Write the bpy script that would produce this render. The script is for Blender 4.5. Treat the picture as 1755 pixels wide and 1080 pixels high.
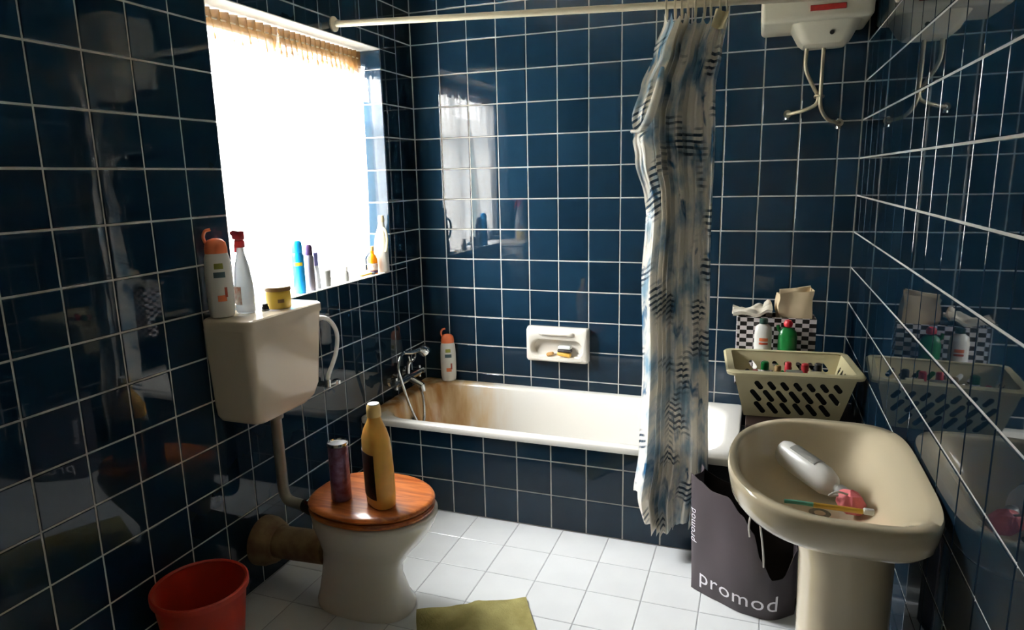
import bpy, bmesh, math, random
from mathutils import Vector, Matrix, noise
random.seed(4)
PI = math.pi
scene = bpy.context.scene
for _o in list(bpy.data.objects):
    bpy.data.objects.remove(_o)
col = scene.collection

# ------------------------------------------------------------------ camera
CAM = Vector((1.6924, -3.2023, 1.4743))
YAW, PITCH, ROLL, FPX = -0.3536, -0.2009, -0.0218, 1161.8
_f = Vector((math.sin(YAW) * math.cos(PITCH), math.cos(YAW) * math.cos(PITCH), math.sin(PITCH)))
_r = Vector((math.cos(YAW), -math.sin(YAW), 0))
_u = _r.cross(_f)
_R = math.cos(ROLL) * _r + math.sin(ROLL) * _u
_U = -math.sin(ROLL) * _r + math.cos(ROLL) * _u
cd = bpy.data.cameras.new('camera')
cd.sensor_fit = 'HORIZONTAL'
cd.sensor_width = 36
cd.lens = FPX / 1755 * 36
cd.clip_start = 0.02
cam = bpy.data.objects.new('camera', cd)
M3 = Matrix((_R, _U, -_f)).transposed()
cam.matrix_world = Matrix.Translation(CAM) @ M3.to_4x4()
col.objects.link(cam)
scene.camera = cam

# ------------------------------------------------------------------ world, light, exposure
world = bpy.data.worlds.new('overcast_sky')
scene.world = world
world.use_nodes = True
_bg = world.node_tree.nodes['Background']
_bg.inputs['Color'].default_value = (0.95, 0.97, 1.0, 1)
_bg.inputs['Strength'].default_value = 225
WY0, WY1, WZ0, WZ1 = -1.368, -0.300, 1.035, 2.067      # window opening in the left wall
_pl = bpy.data.lights.new('window_portal', 'AREA')
_pl.shape = 'RECTANGLE'
_pl.size, _pl.size_y = WY1 - WY0, WZ1 - WZ0
_pl.cycles.is_portal = True
_po = bpy.data.objects.new('window_portal', _pl)
_po.matrix_world = Matrix.Translation((-0.21, (WY0 + WY1) / 2, (WZ0 + WZ1) / 2)) @ Matrix(((0, 0, -1), (1, 0, 0), (0, -1, 0))).to_4x4()
col.objects.link(_po)
scene.view_settings.view_transform = 'Standard'
scene.view_settings.look = 'None'
scene.view_settings.gamma = 1
scene.view_settings.exposure = 0.0
scene.view_settings.use_curve_mapping = False

# ------------------------------------------------------------------ materials
def lin(h):
    h = h.lstrip('#')
    out = []
    for i in (0, 2, 4):
        c = int(h[i:i + 2], 16) / 255
        out.append(c / 12.92 if c <= 0.04045 else ((c + 0.055) / 1.055) ** 2.4)
    return tuple(out) + (1,)

def nd(nt, t, **kw):
    n = nt.nodes.new(t)
    for k, v in kw.items():
        if k in n.inputs:
            n.inputs[k].default_value = v
        else:
            setattr(n, k, v)
    return n

def mat(name, color, rough=0.5, metal=0.0, spec=0.5, coat=0.0, trans=0.0, var=0.0, vscale=8.0, color2=None, bump=0.0, bscale=60.0, vdetail=4, sss=0.0, objrand=0.0, coords='Object', stretch=None):
    m = bpy.data.materials.new(name)
    m.use_nodes = True
    nt = m.node_tree
    b = nt.nodes['Principled BSDF']
    c = lin(color)
    b.inputs['Base Color'].default_value = c
    b.inputs['Roughness'].default_value = rough
    b.inputs['Metallic'].default_value = metal
    b.inputs['Specular IOR Level'].default_value = spec
    b.inputs['Coat Weight'].default_value = coat
    b.inputs['Coat Roughness'].default_value = 0.05
    b.inputs['Transmission Weight'].default_value = trans
    b.inputs['Subsurface Weight'].default_value = sss
    tc = nt.nodes.new('ShaderNodeTexCoord')
    src = tc.outputs[coords]
    if stretch:
        mp = nt.nodes.new('ShaderNodeMapping')
        mp.inputs['Scale'].default_value = stretch
        nt.links.new(src, mp.inputs['Vector'])
        src = mp.outputs['Vector']
    last = None
    if var > 0 or color2:
        nz = nd(nt, 'ShaderNodeTexNoise', Scale=vscale, Detail=vdetail)
        nt.links.new(src, nz.inputs['Vector'])
        rp = nt.nodes.new('ShaderNodeMapRange')
        rp.inputs['From Min'].default_value = 0.35
        rp.inputs['From Max'].default_value = 0.65
        nt.links.new(nz.outputs['Fac'], rp.inputs['Value'])
        mx = nt.nodes.new('ShaderNodeMix')
        mx.data_type = 'RGBA'
        mx.inputs[6].default_value = c
        c2 = lin(color2) if color2 else tuple(max(0, x * (1 - var)) for x in c[:3]) + (1,)
        mx.inputs[7].default_value = c2
        nt.links.new(rp.outputs['Result'], mx.inputs[0])
        last = mx.outputs[2]
    if objrand > 0:
        oi = nt.nodes.new('ShaderNodeObjectInfo')
        hs = nt.nodes.new('ShaderNodeHueSaturation')
        mr = nt.nodes.new('ShaderNodeMapRange')
        mr.inputs['To Min'].default_value = 1 - objrand
        mr.inputs['To Max'].default_value = 1 + objrand
        nt.links.new(oi.outputs['Random'], mr.inputs['Value'])
        nt.links.new(mr.outputs['Result'], hs.inputs['Value'])
        if last:
            nt.links.new(last, hs.inputs['Color'])
        else:
            hs.inputs['Color'].default_value = c
        last = hs.outputs['Color']
    if last:
        nt.links.new(last, b.inputs['Base Color'])
    if bump > 0:
        n2 = nd(nt, 'ShaderNodeTexNoise', Scale=bscale, Detail=3.0)
        nt.links.new(src, n2.inputs['Vector'])
        bp = nd(nt, 'ShaderNodeBump', Strength=bump, Distance=0.004)
        nt.links.new(n2.outputs['Fac'], bp.inputs['Height'])
        nt.links.new(bp.outputs['Normal'], b.inputs['Normal'])
    return m

TILE = mat('navy_glazed_tile', '#0f2332', 0.02, spec=0.32, objrand=0.2, var=0.18, vscale=5, bump=0.010, bscale=12)
GROUT = mat('pale_grout', '#cdc9c2', 0.85, var=0.25, vscale=9)
FTILE = mat('white_floor_tile', '#e4e6e6', 0.22, objrand=0.02, var=0.05, vscale=6, bump=0.02, bscale=20)
FGROUT = mat('grey_floor_grout', '#b4b6b8', 0.9, var=0.2, vscale=12)
PLASTER = mat('white_plaster', '#ece4d2', 0.8, var=0.06, vscale=3, bump=0.05, bscale=90)
CREAM = mat('cream_wall_paint', '#e6d8b8', 0.7, var=0.08, vscale=2, bump=0.05, bscale=80)
SILLW = mat('white_sill_paint', '#eceae4', 0.3, var=0.05, vscale=20)
PORC = mat('white_porcelain', '#dcd7cc', 0.08, spec=0.6, coat=0.4)
PORCB = mat('cream_porcelain', '#dccdae', 0.1, spec=0.6, coat=0.4)
CISTERN = mat('cistern_plastic', '#ddd0bb', 0.09, spec=0.6)
CHROME = mat('chrome', '#c9cccd', 0.12, metal=1.0, var=0.25, vscale=30)
PIPEGREY = mat('grey_pipe_paint', '#9b968b', 0.35, metal=0.3, var=0.2, vscale=12)
WHITEP = mat('white_plastic', '#e6e4de', 0.3)
CREAMP = mat('cream_plastic', '#d9cfac', 0.38)
BASKETP = mat('beige_basket_plastic', '#c9bf98', 0.4)
ORANGEP = mat('orange_plastic', '#e0764a', 0.32)
REDP = mat('red_plastic', '#b5202c', 0.35)
REDCAP = mat('dull_red_cap', '#a92a33', 0.4)
BLUECAN = mat('blue_aerosol_paint', '#1590d8', 0.25)
GREYCAN = mat('grey_aerosol_paint', '#8c8488', 0.3, metal=0.3)
PURPLEC = mat('dark_purple_plastic', '#3f2a45', 0.35)
LILAC = mat('lilac_plastic', '#8f8fd0', 0.35)
CLEARW = mat('frosted_white_plastic', '#e2e6ea', 0.35, trans=0.25)
GREYP = mat('grey_plastic', '#8f8f8a', 0.4)
YELLOWP = mat('yellow_plastic', '#e2bf4a', 0.35)
BROWNLID = mat('brown_lid', '#8a6a3c', 0.45)
AMBER = mat('amber_glass', '#d9860f', 0.12, trans=0.35)
AMBERP = mat('amber_bottle_plastic', '#eab255', 0.3, var=0.12, vscale=18, sss=0.15)
AMBERCAP = mat('pale_yellow_cap', '#f0cd86', 0.35)
BLACKLBL = mat('black_printed_label', '#0d0b0a', 0.35, color2='#3a1d12', vscale=45)
PURPCAN = mat('purple_printed_can', '#6d3a52', 0.28, color2='#8d6f92', vscale=40, metal=0.2)
SILVER = mat('silver_lid', '#c8c8c8', 0.18, metal=1.0)
DARK = mat('black_rubber', '#141414', 0.5)
DARKFILL = mat('dark_board_and_slot_shade', '#0b0b0c', 0.8)  # bath-end board, and painted shade behind the basket slots
WOODBENCH = mat('dark_stained_wood', '#2a1a14', 0.5, var=0.3, vscale=14, stretch=(1, 8, 8))
BAGM = mat('dark_paper_bag', '#433b3f', 0.55, var=0.15, vscale=6, bump=0.12, bscale=22)
BAGIN = mat('dark_bag_lining', '#1d1512', 0.8)
INKW = mat('white_print', '#eeebf0', 0.5)
STRING = mat('pale_cord', '#b9b4ac', 0.7)
BUCKETM = mat('red_bucket_plastic', '#b5301c', 0.4)
MATM = mat('khaki_mat_pile', '#a49b62', 0.95, color2='#7d743f', vscale=9, bump=0.6, bscale=160)
ROD = mat('cream_rod_enamel', '#d8ceb4', 0.3)
SOAPW = mat('white_soap', '#d7dbd6', 0.4)
SOAPD = mat('dark_soap_underside', '#2a2220', 0.6)
SOAPY = mat('yellow_soap', '#c79a3f', 0.45)
SPONGE = mat('tan_sponge', '#b98e55', 0.9, bump=0.5, bscale=120)
HEATM = mat('heater_enamel', '#e0dac6', 0.3, var=0.06, vscale=5)
REDB = mat('red_badge', '#8a1a14', 0.4)
HOSE = mat('braided_hose', '#b7ad94', 0.35, metal=0.4)
PAPER = mat('cream_paper', '#d8c3a0', 0.85, var=0.1, vscale=7)
CLOTHW = mat('white_cloth', '#d8d0c0', 0.9, bump=0.3, bscale=150)
GREENP = mat('green_plastic', '#0c6a30', 0.3)
DGREEN = mat('dark_green_cap', '#14352b', 0.35)
PINK = mat('pink_net', '#d06a6e', 0.7, bump=0.5, bscale=90)
TEALP = mat('teal_plastic', '#5fa48e', 0.3)
OCHRE = mat('ochre_plastic', '#c79a36', 0.3)
PRINTG = mat('green_print', '#8f8f3a', 0.4)
PRINTB = mat('blue_grey_print', '#4e6670', 0.4)
PRINTO = mat('orange_print', '#d9764c', 0.4)
PRINTR = mat('red_print', '#a8442c', 0.4)
PRINTY = mat('yellow_print', '#d8c02c', 0.4)
LABELW = mat('white_label', '#dedad2', 0.5, color2='#c98f7a', vscale=60)
OUTLET = mat('tan_mortared_pipe', '#8a7350', 0.85, color2='#6a4a34', vscale=14, bump=0.6, bscale=40)
FRAMEW = mat('white_window_paint', '#dfe3e6', 0.4)

def wood_mat():
    m = mat('orange_varnished_wood', '#b8622a', 0.28, coat=0.3)
    nt = m.node_tree
    b = nt.nodes['Principled BSDF']
    tc = nt.nodes.new('ShaderNodeTexCoord')
    mp = nt.nodes.new('ShaderNodeMapping')
    mp.inputs['Scale'].default_value = (3, 26, 26)
    nz = nd(nt, 'ShaderNodeTexNoise', Scale=2.2, Detail=6.0, Distortion=0.8)
    cr = nt.nodes.new('ShaderNodeValToRGB')
    cr.color_ramp.elements[0].position = 0.3
    cr.color_ramp.elements[0].color = lin('#84380f')
    cr.color_ramp.elements[1].position = 0.62
    cr.color_ramp.elements[1].color = lin('#c07034')
    nt.links.new(tc.outputs['Object'], mp.inputs['Vector'])
    nt.links.new(mp.outputs['Vector'], nz.inputs['Vector'])
    nt.links.new(nz.outputs['Fac'], cr.inputs['Fac'])
    nt.links.new(cr.outputs['Color'], b.inputs['Base Color'])
    return m
WOOD = wood_mat()

def bath_mat():
    m = mat('bath_enamel_rust_stained', '#e9e6de', 0.12, spec=0.5, coat=0.3)
    nt = m.node_tree
    L = nt.links.new
    b = nt.nodes['Principled BSDF']
    tc = nt.nodes.new('ShaderNodeTexCoord')
    sp = nt.nodes.new('ShaderNodeSeparateXYZ')
    L(tc.outputs['Object'], sp.inputs['Vector'])
    mp = nt.nodes.new('ShaderNodeMapping')
    mp.inputs['Scale'].default_value = (6, 6, 1.4)
    L(tc.outputs['Object'], mp.inputs['Vector'])
    nz = nd(nt, 'ShaderNodeTexNoise', Scale=2.0, Detail=4.0)
    L(mp.outputs['Vector'], nz.inputs['Vector'])
    # rust around the tap end, thinning along the tub
    fall = nd(nt, 'ShaderNodeMapRange')
    fall.inputs['From Min'].default_value = 0.54
    fall.inputs['From Max'].default_value = 0.10
    L(sp.outputs['X'], fall.inputs['Value'])
    mul = nd(nt, 'ShaderNodeMath', operation='MULTIPLY')
    mr = nd(nt, 'ShaderNodeMapRange')
    mr.inputs['From Min'].default_value = 0.25
    mr.inputs['From Max'].default_value = 0.65
    L(nz.outputs['Fac'], mr.inputs['Value'])
    L(fall.outputs['Result'], mul.inputs[0])
    L(mr.outputs['Result'], mul.inputs[1])
    inn = nd(nt, 'ShaderNodeMapRange')
    inn.inputs['From Min'].default_value = -0.64
    inn.inputs['From Max'].default_value = -0.50
    L(sp.outputs['Y'], inn.inputs['Value'])
    mul2 = nd(nt, 'ShaderNodeMath', operation='MULTIPLY')
    L(mul.outputs[0], mul2.inputs[0])
    L(inn.outputs['Result'], mul2.inputs[1])
    cr = nt.nodes.new('ShaderNodeValToRGB')
    e = cr.color_ramp.elements
    e[0].position = 0.0
    e[0].color = lin('#e9e6de')
    e[1].position = 0.85
    e[1].color = lin('#b5824a')
    x = e.new(0.35)
    x.color = lin('#dcc096')
    L(mul2.outputs[0], cr.inputs['Fac'])
    L(cr.outputs['Color'], b.inputs['Base Color'])
    return m
BATHM = bath_mat()

def glass_mat():
    m = bpy.data.materials.new('window_glass')
    m.use_nodes = True
    nt = m.node_tree
    nt.nodes.clear()
    o = nt.nodes.new('ShaderNodeOutputMaterial')
    t = nt.nodes.new('ShaderNodeBsdfTransparent')
    g = nd(nt, 'ShaderNodeBsdfGlossy', Roughness=0.02)
    mx = nd(nt, 'ShaderNodeMixShader', Fac=0.06)
    nt.links.new(t.outputs[0], mx.inputs[1])
    nt.links.new(g.outputs[0], mx.inputs[2])
    nt.links.new(mx.outputs[0], o.inputs[0])
    return m
GLASS = glass_mat()

def cloth_mat(name, color, clear, transl, lace=None):
    m = bpy.data.materials.new(name)
    m.use_nodes = True
    nt = m.node_tree
    L = nt.links.new
    nt.nodes.clear()
    o = nt.nodes.new('ShaderNodeOutputMaterial')
    d = nd(nt, 'ShaderNodeBsdfDiffuse', Color=lin(color))
    tl = nd(nt, 'ShaderNodeBsdfTranslucent', Color=lin(color))
    t = nt.nodes.new('ShaderNodeBsdfTransparent')
    m1 = nd(nt, 'ShaderNodeMixShader', Fac=transl)
    m2 = nd(nt, 'ShaderNodeMixShader', Fac=clear)
    L(d.outputs[0], m1.inputs[1])
    L(tl.outputs[0], m1.inputs[2])
    L(m1.outputs[0], m2.inputs[1])
    L(t.outputs[0], m2.inputs[2])
    L(m2.outputs[0], o.inputs[0])
    if lace:
        tc = nt.nodes.new('ShaderNodeTexCoord')
        mp = nt.nodes.new('ShaderNodeMapping')
        mp.inputs['Scale'].default_value = lace
        L(tc.outputs['UV'], mp.inputs['Vector'])
        w = nd(nt, 'ShaderNodeTexWave', Scale=1.0, Distortion=2.5, Detail=2.0)
        w.bands_direction = 'Y'
        L(mp.outputs['Vector'], w.inputs['Vector'])
        mr = nd(nt, 'ShaderNodeMapRange')
        mr.inputs['To Min'].default_value = clear * 0.3
        mr.inputs['To Max'].default_value = min(0.9, clear * 1.7)
        L(w.outputs['Fac'], mr.inputs['Value'])
        L(mr.outputs['Result'], m2.inputs['Fac'])
    return m
LACE = cloth_mat('white_lace', '#f6f2ea', 0.10, 0.74, (3.0, 22.0, 1.0))
HEADER = cloth_mat('tan_gathered_header', '#7f5d37', 0.05, 0.3)

def shower_mat():
    m = bpy.data.materials.new('shower_curtain_print')
    m.use_nodes = True
    nt = m.node_tree
    L = nt.links.new
    nt.nodes.clear()
    o = nt.nodes.new('ShaderNodeOutputMaterial')
    tc = nt.nodes.new('ShaderNodeTexCoord')
    uv = tc.outputs['UV']
    def noise_(scale, sx, sy, detail=2.0, dist=0.0):
        mp = nt.nodes.new('ShaderNodeMapping')
        mp.inputs['Scale'].default_value = (sx, sy, 1)
        L(uv, mp.inputs['Vector'])
        n = nd(nt, 'ShaderNodeTexNoise', Scale=scale, Detail=detail, Distortion=dist)
        L(mp.outputs['Vector'], n.inputs['Vector'])
        return n.outputs['Fac']
    def rng(v, a, b_):
        r = nd(nt, 'ShaderNodeMapRange')
        r.inputs['From Min'].default_value = a
        r.inputs['From Max'].default_value = b_
        L(v, r.inputs['Value'])
        return r.outputs['Result']
    def mixc(f, a, b_):
        x = nt.nodes.new('ShaderNodeMix')
        x.data_type = 'RGBA'
        L(f, x.inputs[0])
        for s, v in ((6, a), (7, b_)):
            if isinstance(v, tuple):
                x.inputs[s].default_value = v
            else:
                L(v, x.inputs[s])
        return x.outputs[2]
    base = mixc(rng(noise_(7.0, 1.2, 1.0, 4.0), 0.47, 0.64), lin('#f6f0e4'), lin('#86a6ba'))
    base = mixc(rng(noise_(9.0, 1.2, 0.9, 3.0, 0.6), 0.58, 0.68), base, lin('#2f6488'))
    # ripples: wavy dark lines in patches
    mp = nt.nodes.new('ShaderNodeMapping')
    mp.inputs['Scale'].default_value = (4.0, 9.0, 1)
    L(uv, mp.inputs['Vector'])
    wv = nd(nt, 'ShaderNodeTexWave', Scale=1.6, Distortion=4.5, Detail=1.0)
    wv.inputs['Detail Scale'].default_value = 0.55
    wv.bands_direction = 'Y'
    L(mp.outputs['Vector'], wv.inputs['Vector'])
    msk = nd(nt, 'ShaderNodeMath', operation='MULTIPLY')
    L(rng(wv.outputs['Fac'], 0.5, 0.7), msk.inputs[0])
    L(rng(noise_(5.5, 0.8, 1.0, 1.0), 0.54, 0.60), msk.inputs[1])
    base = mixc(msk.outputs[0], base, lin('#263d50'))
    p = nd(nt, 'ShaderNodeBsdfPrincipled', Roughness=0.3)
    L(base, p.inputs['Base Color'])
    tl = nt.nodes.new('ShaderNodeBsdfTranslucent')
    L(base, tl.inputs['Color'])
    m1 = nd(nt, 'ShaderNodeMixShader', Fac=0.2)
    L(p.outputs[0], m1.inputs[1])
    L(tl.outputs[0], m1.inputs[2])
    t = nt.nodes.new('ShaderNodeBsdfTransparent')
    m2 = nd(nt, 'ShaderNodeMixShader', Fac=0.03)
    L(m1.outputs[0], m2.inputs[1])
    L(t.outputs[0], m2.inputs[2])
    L(m2.outputs[0], o.inputs[0])
    return m
SHOWER = shower_mat()

def checker_mat():
    m = mat('black_white_check', '#d7cfcf', 0.5)
    nt = m.node_tree
    tc = nt.nodes.new('ShaderNodeTexCoord')
    mp = nt.nodes.new('ShaderNodeMapping')
    mp.inputs['Scale'].default_value = (38, 38, 58)
    mp.inputs['Location'].default_value = (0.3, 0.5, 0.2)
    ck = nd(nt, 'ShaderNodeTexChecker', Scale=1.0, Color1=lin('#e2d9da'), Color2=lin('#15100f'))
    nt.links.new(tc.outputs['Object'], mp.inputs['Vector'])
    nt.links.new(mp.outputs['Vector'], ck.inputs['Vector'])
    nt.links.new(ck.outputs['Color'], nt.nodes['Principled BSDF'].inputs['Base Color'])
    return m
CHECK = checker_mat()

# ------------------------------------------------------------------ mesh helpers: each returns (verts, faces)
def rrect(cx, cy, hx, hy, r, n=6):
    pts = []
    for sx, sy, a0 in ((1, 1, 0), (-1, 1, 90), (-1, -1, 180), (1, -1, 270)):
        for k in range(n + 1):
            a = math.radians(a0 + 90 * k / n)
            pts.append((cx + sx * (hx - r) + r * math.cos(a), cy + sy * (hy - r) + r * math.sin(a)))
    return pts

def ell(cx, cy, hx, hy, n=40, p=2.0):
    pts = []
    for k in range(n):
        a = 2 * PI * k / n
        c, s = math.cos(a), math.sin(a)
        pts.append((cx + hx * math.copysign(abs(c) ** (2 / p), c), cy + hy * math.copysign(abs(s) ** (2 / p), s)))
    return pts

def loft(loops, cap0=True, cap1=True, closed=True):
    v, f = [], []
    n = len(loops[0])
    for lp in loops:
        v += [tuple(p) for p in lp]
    for i in range(len(loops) - 1):
        for k in range(n if closed else n - 1):
            a, b = i * n + k, i * n + (k + 1) % n
            f.append((a, b, b + n, a + n))
    if cap0:
        f.append(tuple(reversed(range(n))))
    if cap1:
        f.append(tuple(range((len(loops) - 1) * n, len(loops) * n)))
    return v, f

def zl(pts, z):
    return [(x, y, z) for x, y in pts]

def lathe(prof, n=32, sx=1.0, sy=1.0, c=(0, 0, 0), cap0=True, cap1=True):
    loops = [[(c[0] + r * sx * math.cos(2 * PI * k / n), c[1] + r * sy * math.sin(2 * PI * k / n), c[2] + z) for k in range(n)] for r, z in prof]
    return loft(loops, cap0, cap1)

def shell(prof, a0, a1, n=14, sx=1.0, sy=1.0, off=0.0012, c=(0, 0, 0)):
    """a strip of a lathe surface between two angles, a little proud: a label."""
    outer, inner = [], []
    for r, z in prof:
        outer.append([(c[0] + (r * sx + off) * math.cos(a), c[1] + (r * sy + off) * math.sin(a), c[2] + z) for a in [a0 + (a1 - a0) * k / n for k in range(n + 1)]])
        inner.append([(c[0] + (r * sx + 0.0002) * math.cos(a), c[1] + (r * sy + 0.0002) * math.sin(a), c[2] + z) for a in [a0 + (a1 - a0) * k / n for k in range(n + 1)]])
    loops = []
    for o, i in zip(outer, inner):
        loops.append(o + list(reversed(i)))
    return loft(loops, True, True)

def box(x0, x1, y0, y1, z0, z1, bev=0.0, seg=2):
    bm = bmesh.new()
    vs = [bm.verts.new(p) for p in ((x0, y0, z0), (x1, y0, z0), (x1, y1, z0), (x0, y1, z0), (x0, y0, z1), (x1, y0, z1), (x1, y1, z1), (x0, y1, z1))]
    for q in ((3, 2, 1, 0), (4, 5, 6, 7), (0, 1, 5, 4), (1, 2, 6, 5), (2, 3, 7, 6), (3, 0, 4, 7)):
        bm.faces.new([vs[i] for i in q])
    if bev > 0:
        bmesh.ops.bevel(bm, geom=list(bm.edges), offset=bev, segments=seg, profile=0.5, affect='EDGES')
    bm.verts.index_update()
    out = ([tuple(v.co) for v in bm.verts], [tuple(v.index for v in f.verts) for f in bm.faces])
    bm.free()
    return out

def catmull(pts, m=8):
    P = [Vector(p) for p in pts]
    P = [2 * P[0] - P[1]] + P + [2 * P[-1] - P[-2]]
    out = []
    for i in range(1, len(P) - 2):
        for k in range(m):
            t = k / m
            a, b, c, d = P[i - 1], P[i], P[i + 1], P[i + 2]
            out.append(0.5 * ((2 * b) + (c - a) * t + (2 * a - 5 * b + 4 * c - d) * t * t + (3 * b - a - 3 * c + d) * t ** 3))
    out.append(P[-2])
    return out

def tube(pts, r, n=12, smooth=0, radii=None):
    P = catmull(pts, smooth) if smooth else [Vector(p) for p in pts]
    loops = []
    t0 = (P[1] - P[0]).normalized()
    nrm = t0.orthogonal().normalized()
    for i, p in enumerate(P):
        t = (P[min(i + 1, len(P) - 1)] - P[max(i - 1, 0)]).normalized()
        nrm = (nrm - t * nrm.dot(t)).normalized()
        bn = t.cross(nrm)
        rr = r if radii is None else radii[min(i, len(radii) - 1)]
        loops.append([tuple(p + nrm * (rr * math.cos(2 * PI * k / n)) + bn * (rr * math.sin(2 * PI * k / n))) for k in range(n)])
    return loft(loops)

def cyl(a, b, r, n=20, r2=None):
    return tube([a, b], r, n, radii=[r, r if r2 is None else r2])

def join(*gs):
    v, f = [], []
    for gv, gf in gs:
        o = len(v)
        v += list(gv)
        f += [tuple(i + o for i in q) for q in gf]
    return v, f

def xf(g, M):
    return [tuple(M @ Vector(p)) for p in g[0]], g[1]

def mesh(name, g, m, smooth=True, angle=38, uv=None):
    me = bpy.data.meshes.new(name)
    me.from_pydata(g[0], [], g[1])
    me.update()
    bm = bmesh.new()
    bm.from_mesh(me)
    bmesh.ops.recalc_face_normals(bm, faces=bm.faces)
    bm.to_mesh(me)
    bm.free()
    me.materials.append(m)
    if smooth:
        me.polygons.foreach_set('use_smooth', [True] * len(me.polygons))
        me.set_sharp_from_angle(angle=math.radians(angle))
    if uv:
        lay = me.uv_layers.new(name='UVMap')
        for lp in me.loops:
            lay.data[lp.index].uv = uv[lp.vertex_index]
    return me

def tag(o, label=None, cat=None, group=None, kind=None):
    for k, v in (('label', label), ('category', cat), ('group', group), ('kind', kind)):
        if v:
            o[k] = v
    return o

def thing(name, label, cat, loc=(0, 0, 0), rz=0.0, group=None):
    o = bpy.data.objects.new(name, None)
    o.empty_display_size = 0.05
    o.location = loc
    o.rotation_euler.z = rz
    col.objects.link(o)
    return tag(o, label, cat, group)

def part(root, name, g, m, label=None, world=False, smooth=True, angle=38, uv=None, data=None):
    """a mesh child; world=True: the verts are world coordinates (roots are unrotated there)."""
    if data is None:
        if world and root is not None:
            L = Vector(root.location)
            p = root.parent
            while p is not None:
                L = L + Vector(p.location)
                p = p.parent
            g = ([tuple(Vector(p_) - L) for p_ in g[0]], g[1])
        data = mesh(name, g, m, smooth, angle, uv)
    o = bpy.data.objects.new(name, data)
    o.parent = root
    col.objects.link(o)
    return tag(o, label)

def single(name, g, m, label, cat, loc=(0, 0, 0), rz=0.0, group=None, smooth=True, angle=38, uv=None):
    o = part(None, name, g, m, smooth=smooth, angle=angle, uv=uv)
    o.location = loc
    o.rotation_euler.z = rz
    return tag(o, label, cat, group)

def struct(name, g, m, smooth=False):
    return tag(part(None, name, g, m, smooth=smooth), kind='structure')

def copy_tree(o, parent=None):
    c = o.copy()
    col.objects.link(c)
    c.parent = parent
    for ch in list(o.children):
        copy_tree(ch, c)
    return c

# ------------------------------------------------------------------ room shell
T = 0.152                 # wall tile pitch
GAP = 0.0060
DEP = 0.0025              # tiles stand this proud of the grout
XR = 2.06                 # right wall
YF = -3.75                # wall behind the camera
ZC = 2.52                 # ceiling
_tiles = {}

def tile_mesh(w, h, m=TILE, tag_='tile', dep=DEP, bev=0.0016):
    key = (round(w, 4), round(h, 4), m.name)
    if key not in _tiles:
        a, b = w / 2, h / 2
        v = [(sx * a, sy * b, 0) for sx, sy in ((-1, -1), (1, -1), (1, 1), (-1, 1))]
        v += [(sx * a, sy * b, dep - bev * 0.6) for sx, sy in ((-1, -1), (1, -1), (1, 1), (-1, 1))]
        v += [(sx * (a - bev), sy * (b - bev), dep) for sx, sy in ((-1, -1), (1, -1), (1, 1), (-1, 1))]
        f = [(8, 9, 10, 11)]
        for i in range(4):
            j = (i + 1) % 4
            f += [(i, j, j + 4, i + 4), (i + 4, j + 4, j + 8, i + 8)]
        _tiles[key] = mesh(tag_, (v, f), m, smooth=False)
    return _tiles[key]

def lay(parent, u0, u1, w0, w1, place, rot, m=TILE, gap=GAP, tilt=0.0012, dep=DEP, name='tile'):
    w, h = u1 - u0 - gap, w1 - w0 - gap
    if w < 0.006 or h < 0.006:
        return None
    o = bpy.data.objects.new(name, tile_mesh(w, h, m, name, dep))
    o.parent = parent
    o.location = place((u0 + u1) / 2, (w0 + w1) / 2)
    o.rotation_euler = (rot[0] + random.uniform(-tilt, tilt), rot[1] + random.uniform(-tilt, tilt), rot[2])
    col.objects.link(o)
    return o

H = PI / 2
# back wall
wall_back = struct('wall_back', box(-0.2, XR + 0.15, DEP, 0.15, -0.1, ZC), GROUT)
def cells(n, pitch, end):
    out = [(i * pitch, min((i + 1) * pitch, end)) for i in range(n)]
    return [c for c in out if c[1] - c[0] > 0.01]
for u in cells(14, T, XR):
    for w in cells(17, T, ZC):
        if w[1] < 0.32 and u[1] < 1.6:
            continue              # hidden behind the tub
        lay(wall_back, u[0], u[1], w[0], w[1], lambda a, b: (a, DEP, b), (H, 0, 0))

# left wall with the window opening
def hole_wall():
    gs = [box(-0.2, -DEP, YF, WY0, -0.1, ZC), box(-0.2, -DEP, WY1, DEP, -0.1, ZC),
          box(-0.2, -DEP, WY0, WY1, -0.1, WZ0 - 0.004), box(-0.2, -DEP, WY0, WY1, WZ1, ZC)]
    return join(*gs)
wall_left = struct('wall_left', hole_wall(), GROUT)
def left_rects(y0, y1, z0, z1):
    if y1 <= WY0 + 0.001 or y0 >= WY1 - 0.001 or z1 <= WZ0 - 0.004 or z0 >= WZ1:
        return [(y0, y1, z0, z1)]
    out = []
    if z0 < WZ0 - 0.004:
        out.append((y0, y1, z0, WZ0 - 0.004 + GAP * 0.5))
    if z1 > WZ1:
        out.append((y0, y1, WZ1 - GAP * 0.5, z1))
    zz0, zz1 = max(z0, WZ0 - 0.004), min(z1, WZ1)
    if y1 > WY1 + 0.002:
        out.append((WY1, y1, zz0, zz1))
    if y0 < WY0 - 0.002:
        out.append((y0, WY0, zz0, zz1))
    return out
rest = []
for i in range(25):
    y1, y0 = -i * T, max(-(i + 1) * T, YF)
    for w in cells(17, T, ZC):
        if w[1] < 0.32 and y0 > -0.62:
            continue
        for (a, b, c, d) in left_rects(y0, y1, w[0], w[1]):
            if y1 > -2.2:
                lay(wall_left, a, b, c, d, lambda p, q: (-DEP, p, q), (H, 0, H))
            else:
                rest.append(box(-DEP, 0, a + GAP / 2, b - GAP / 2, c + GAP / 2, d - GAP / 2))
o = part(wall_left, 'tile_field', join(*rest), TILE, smooth=False)
tag(o, kind='stuff')
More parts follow.
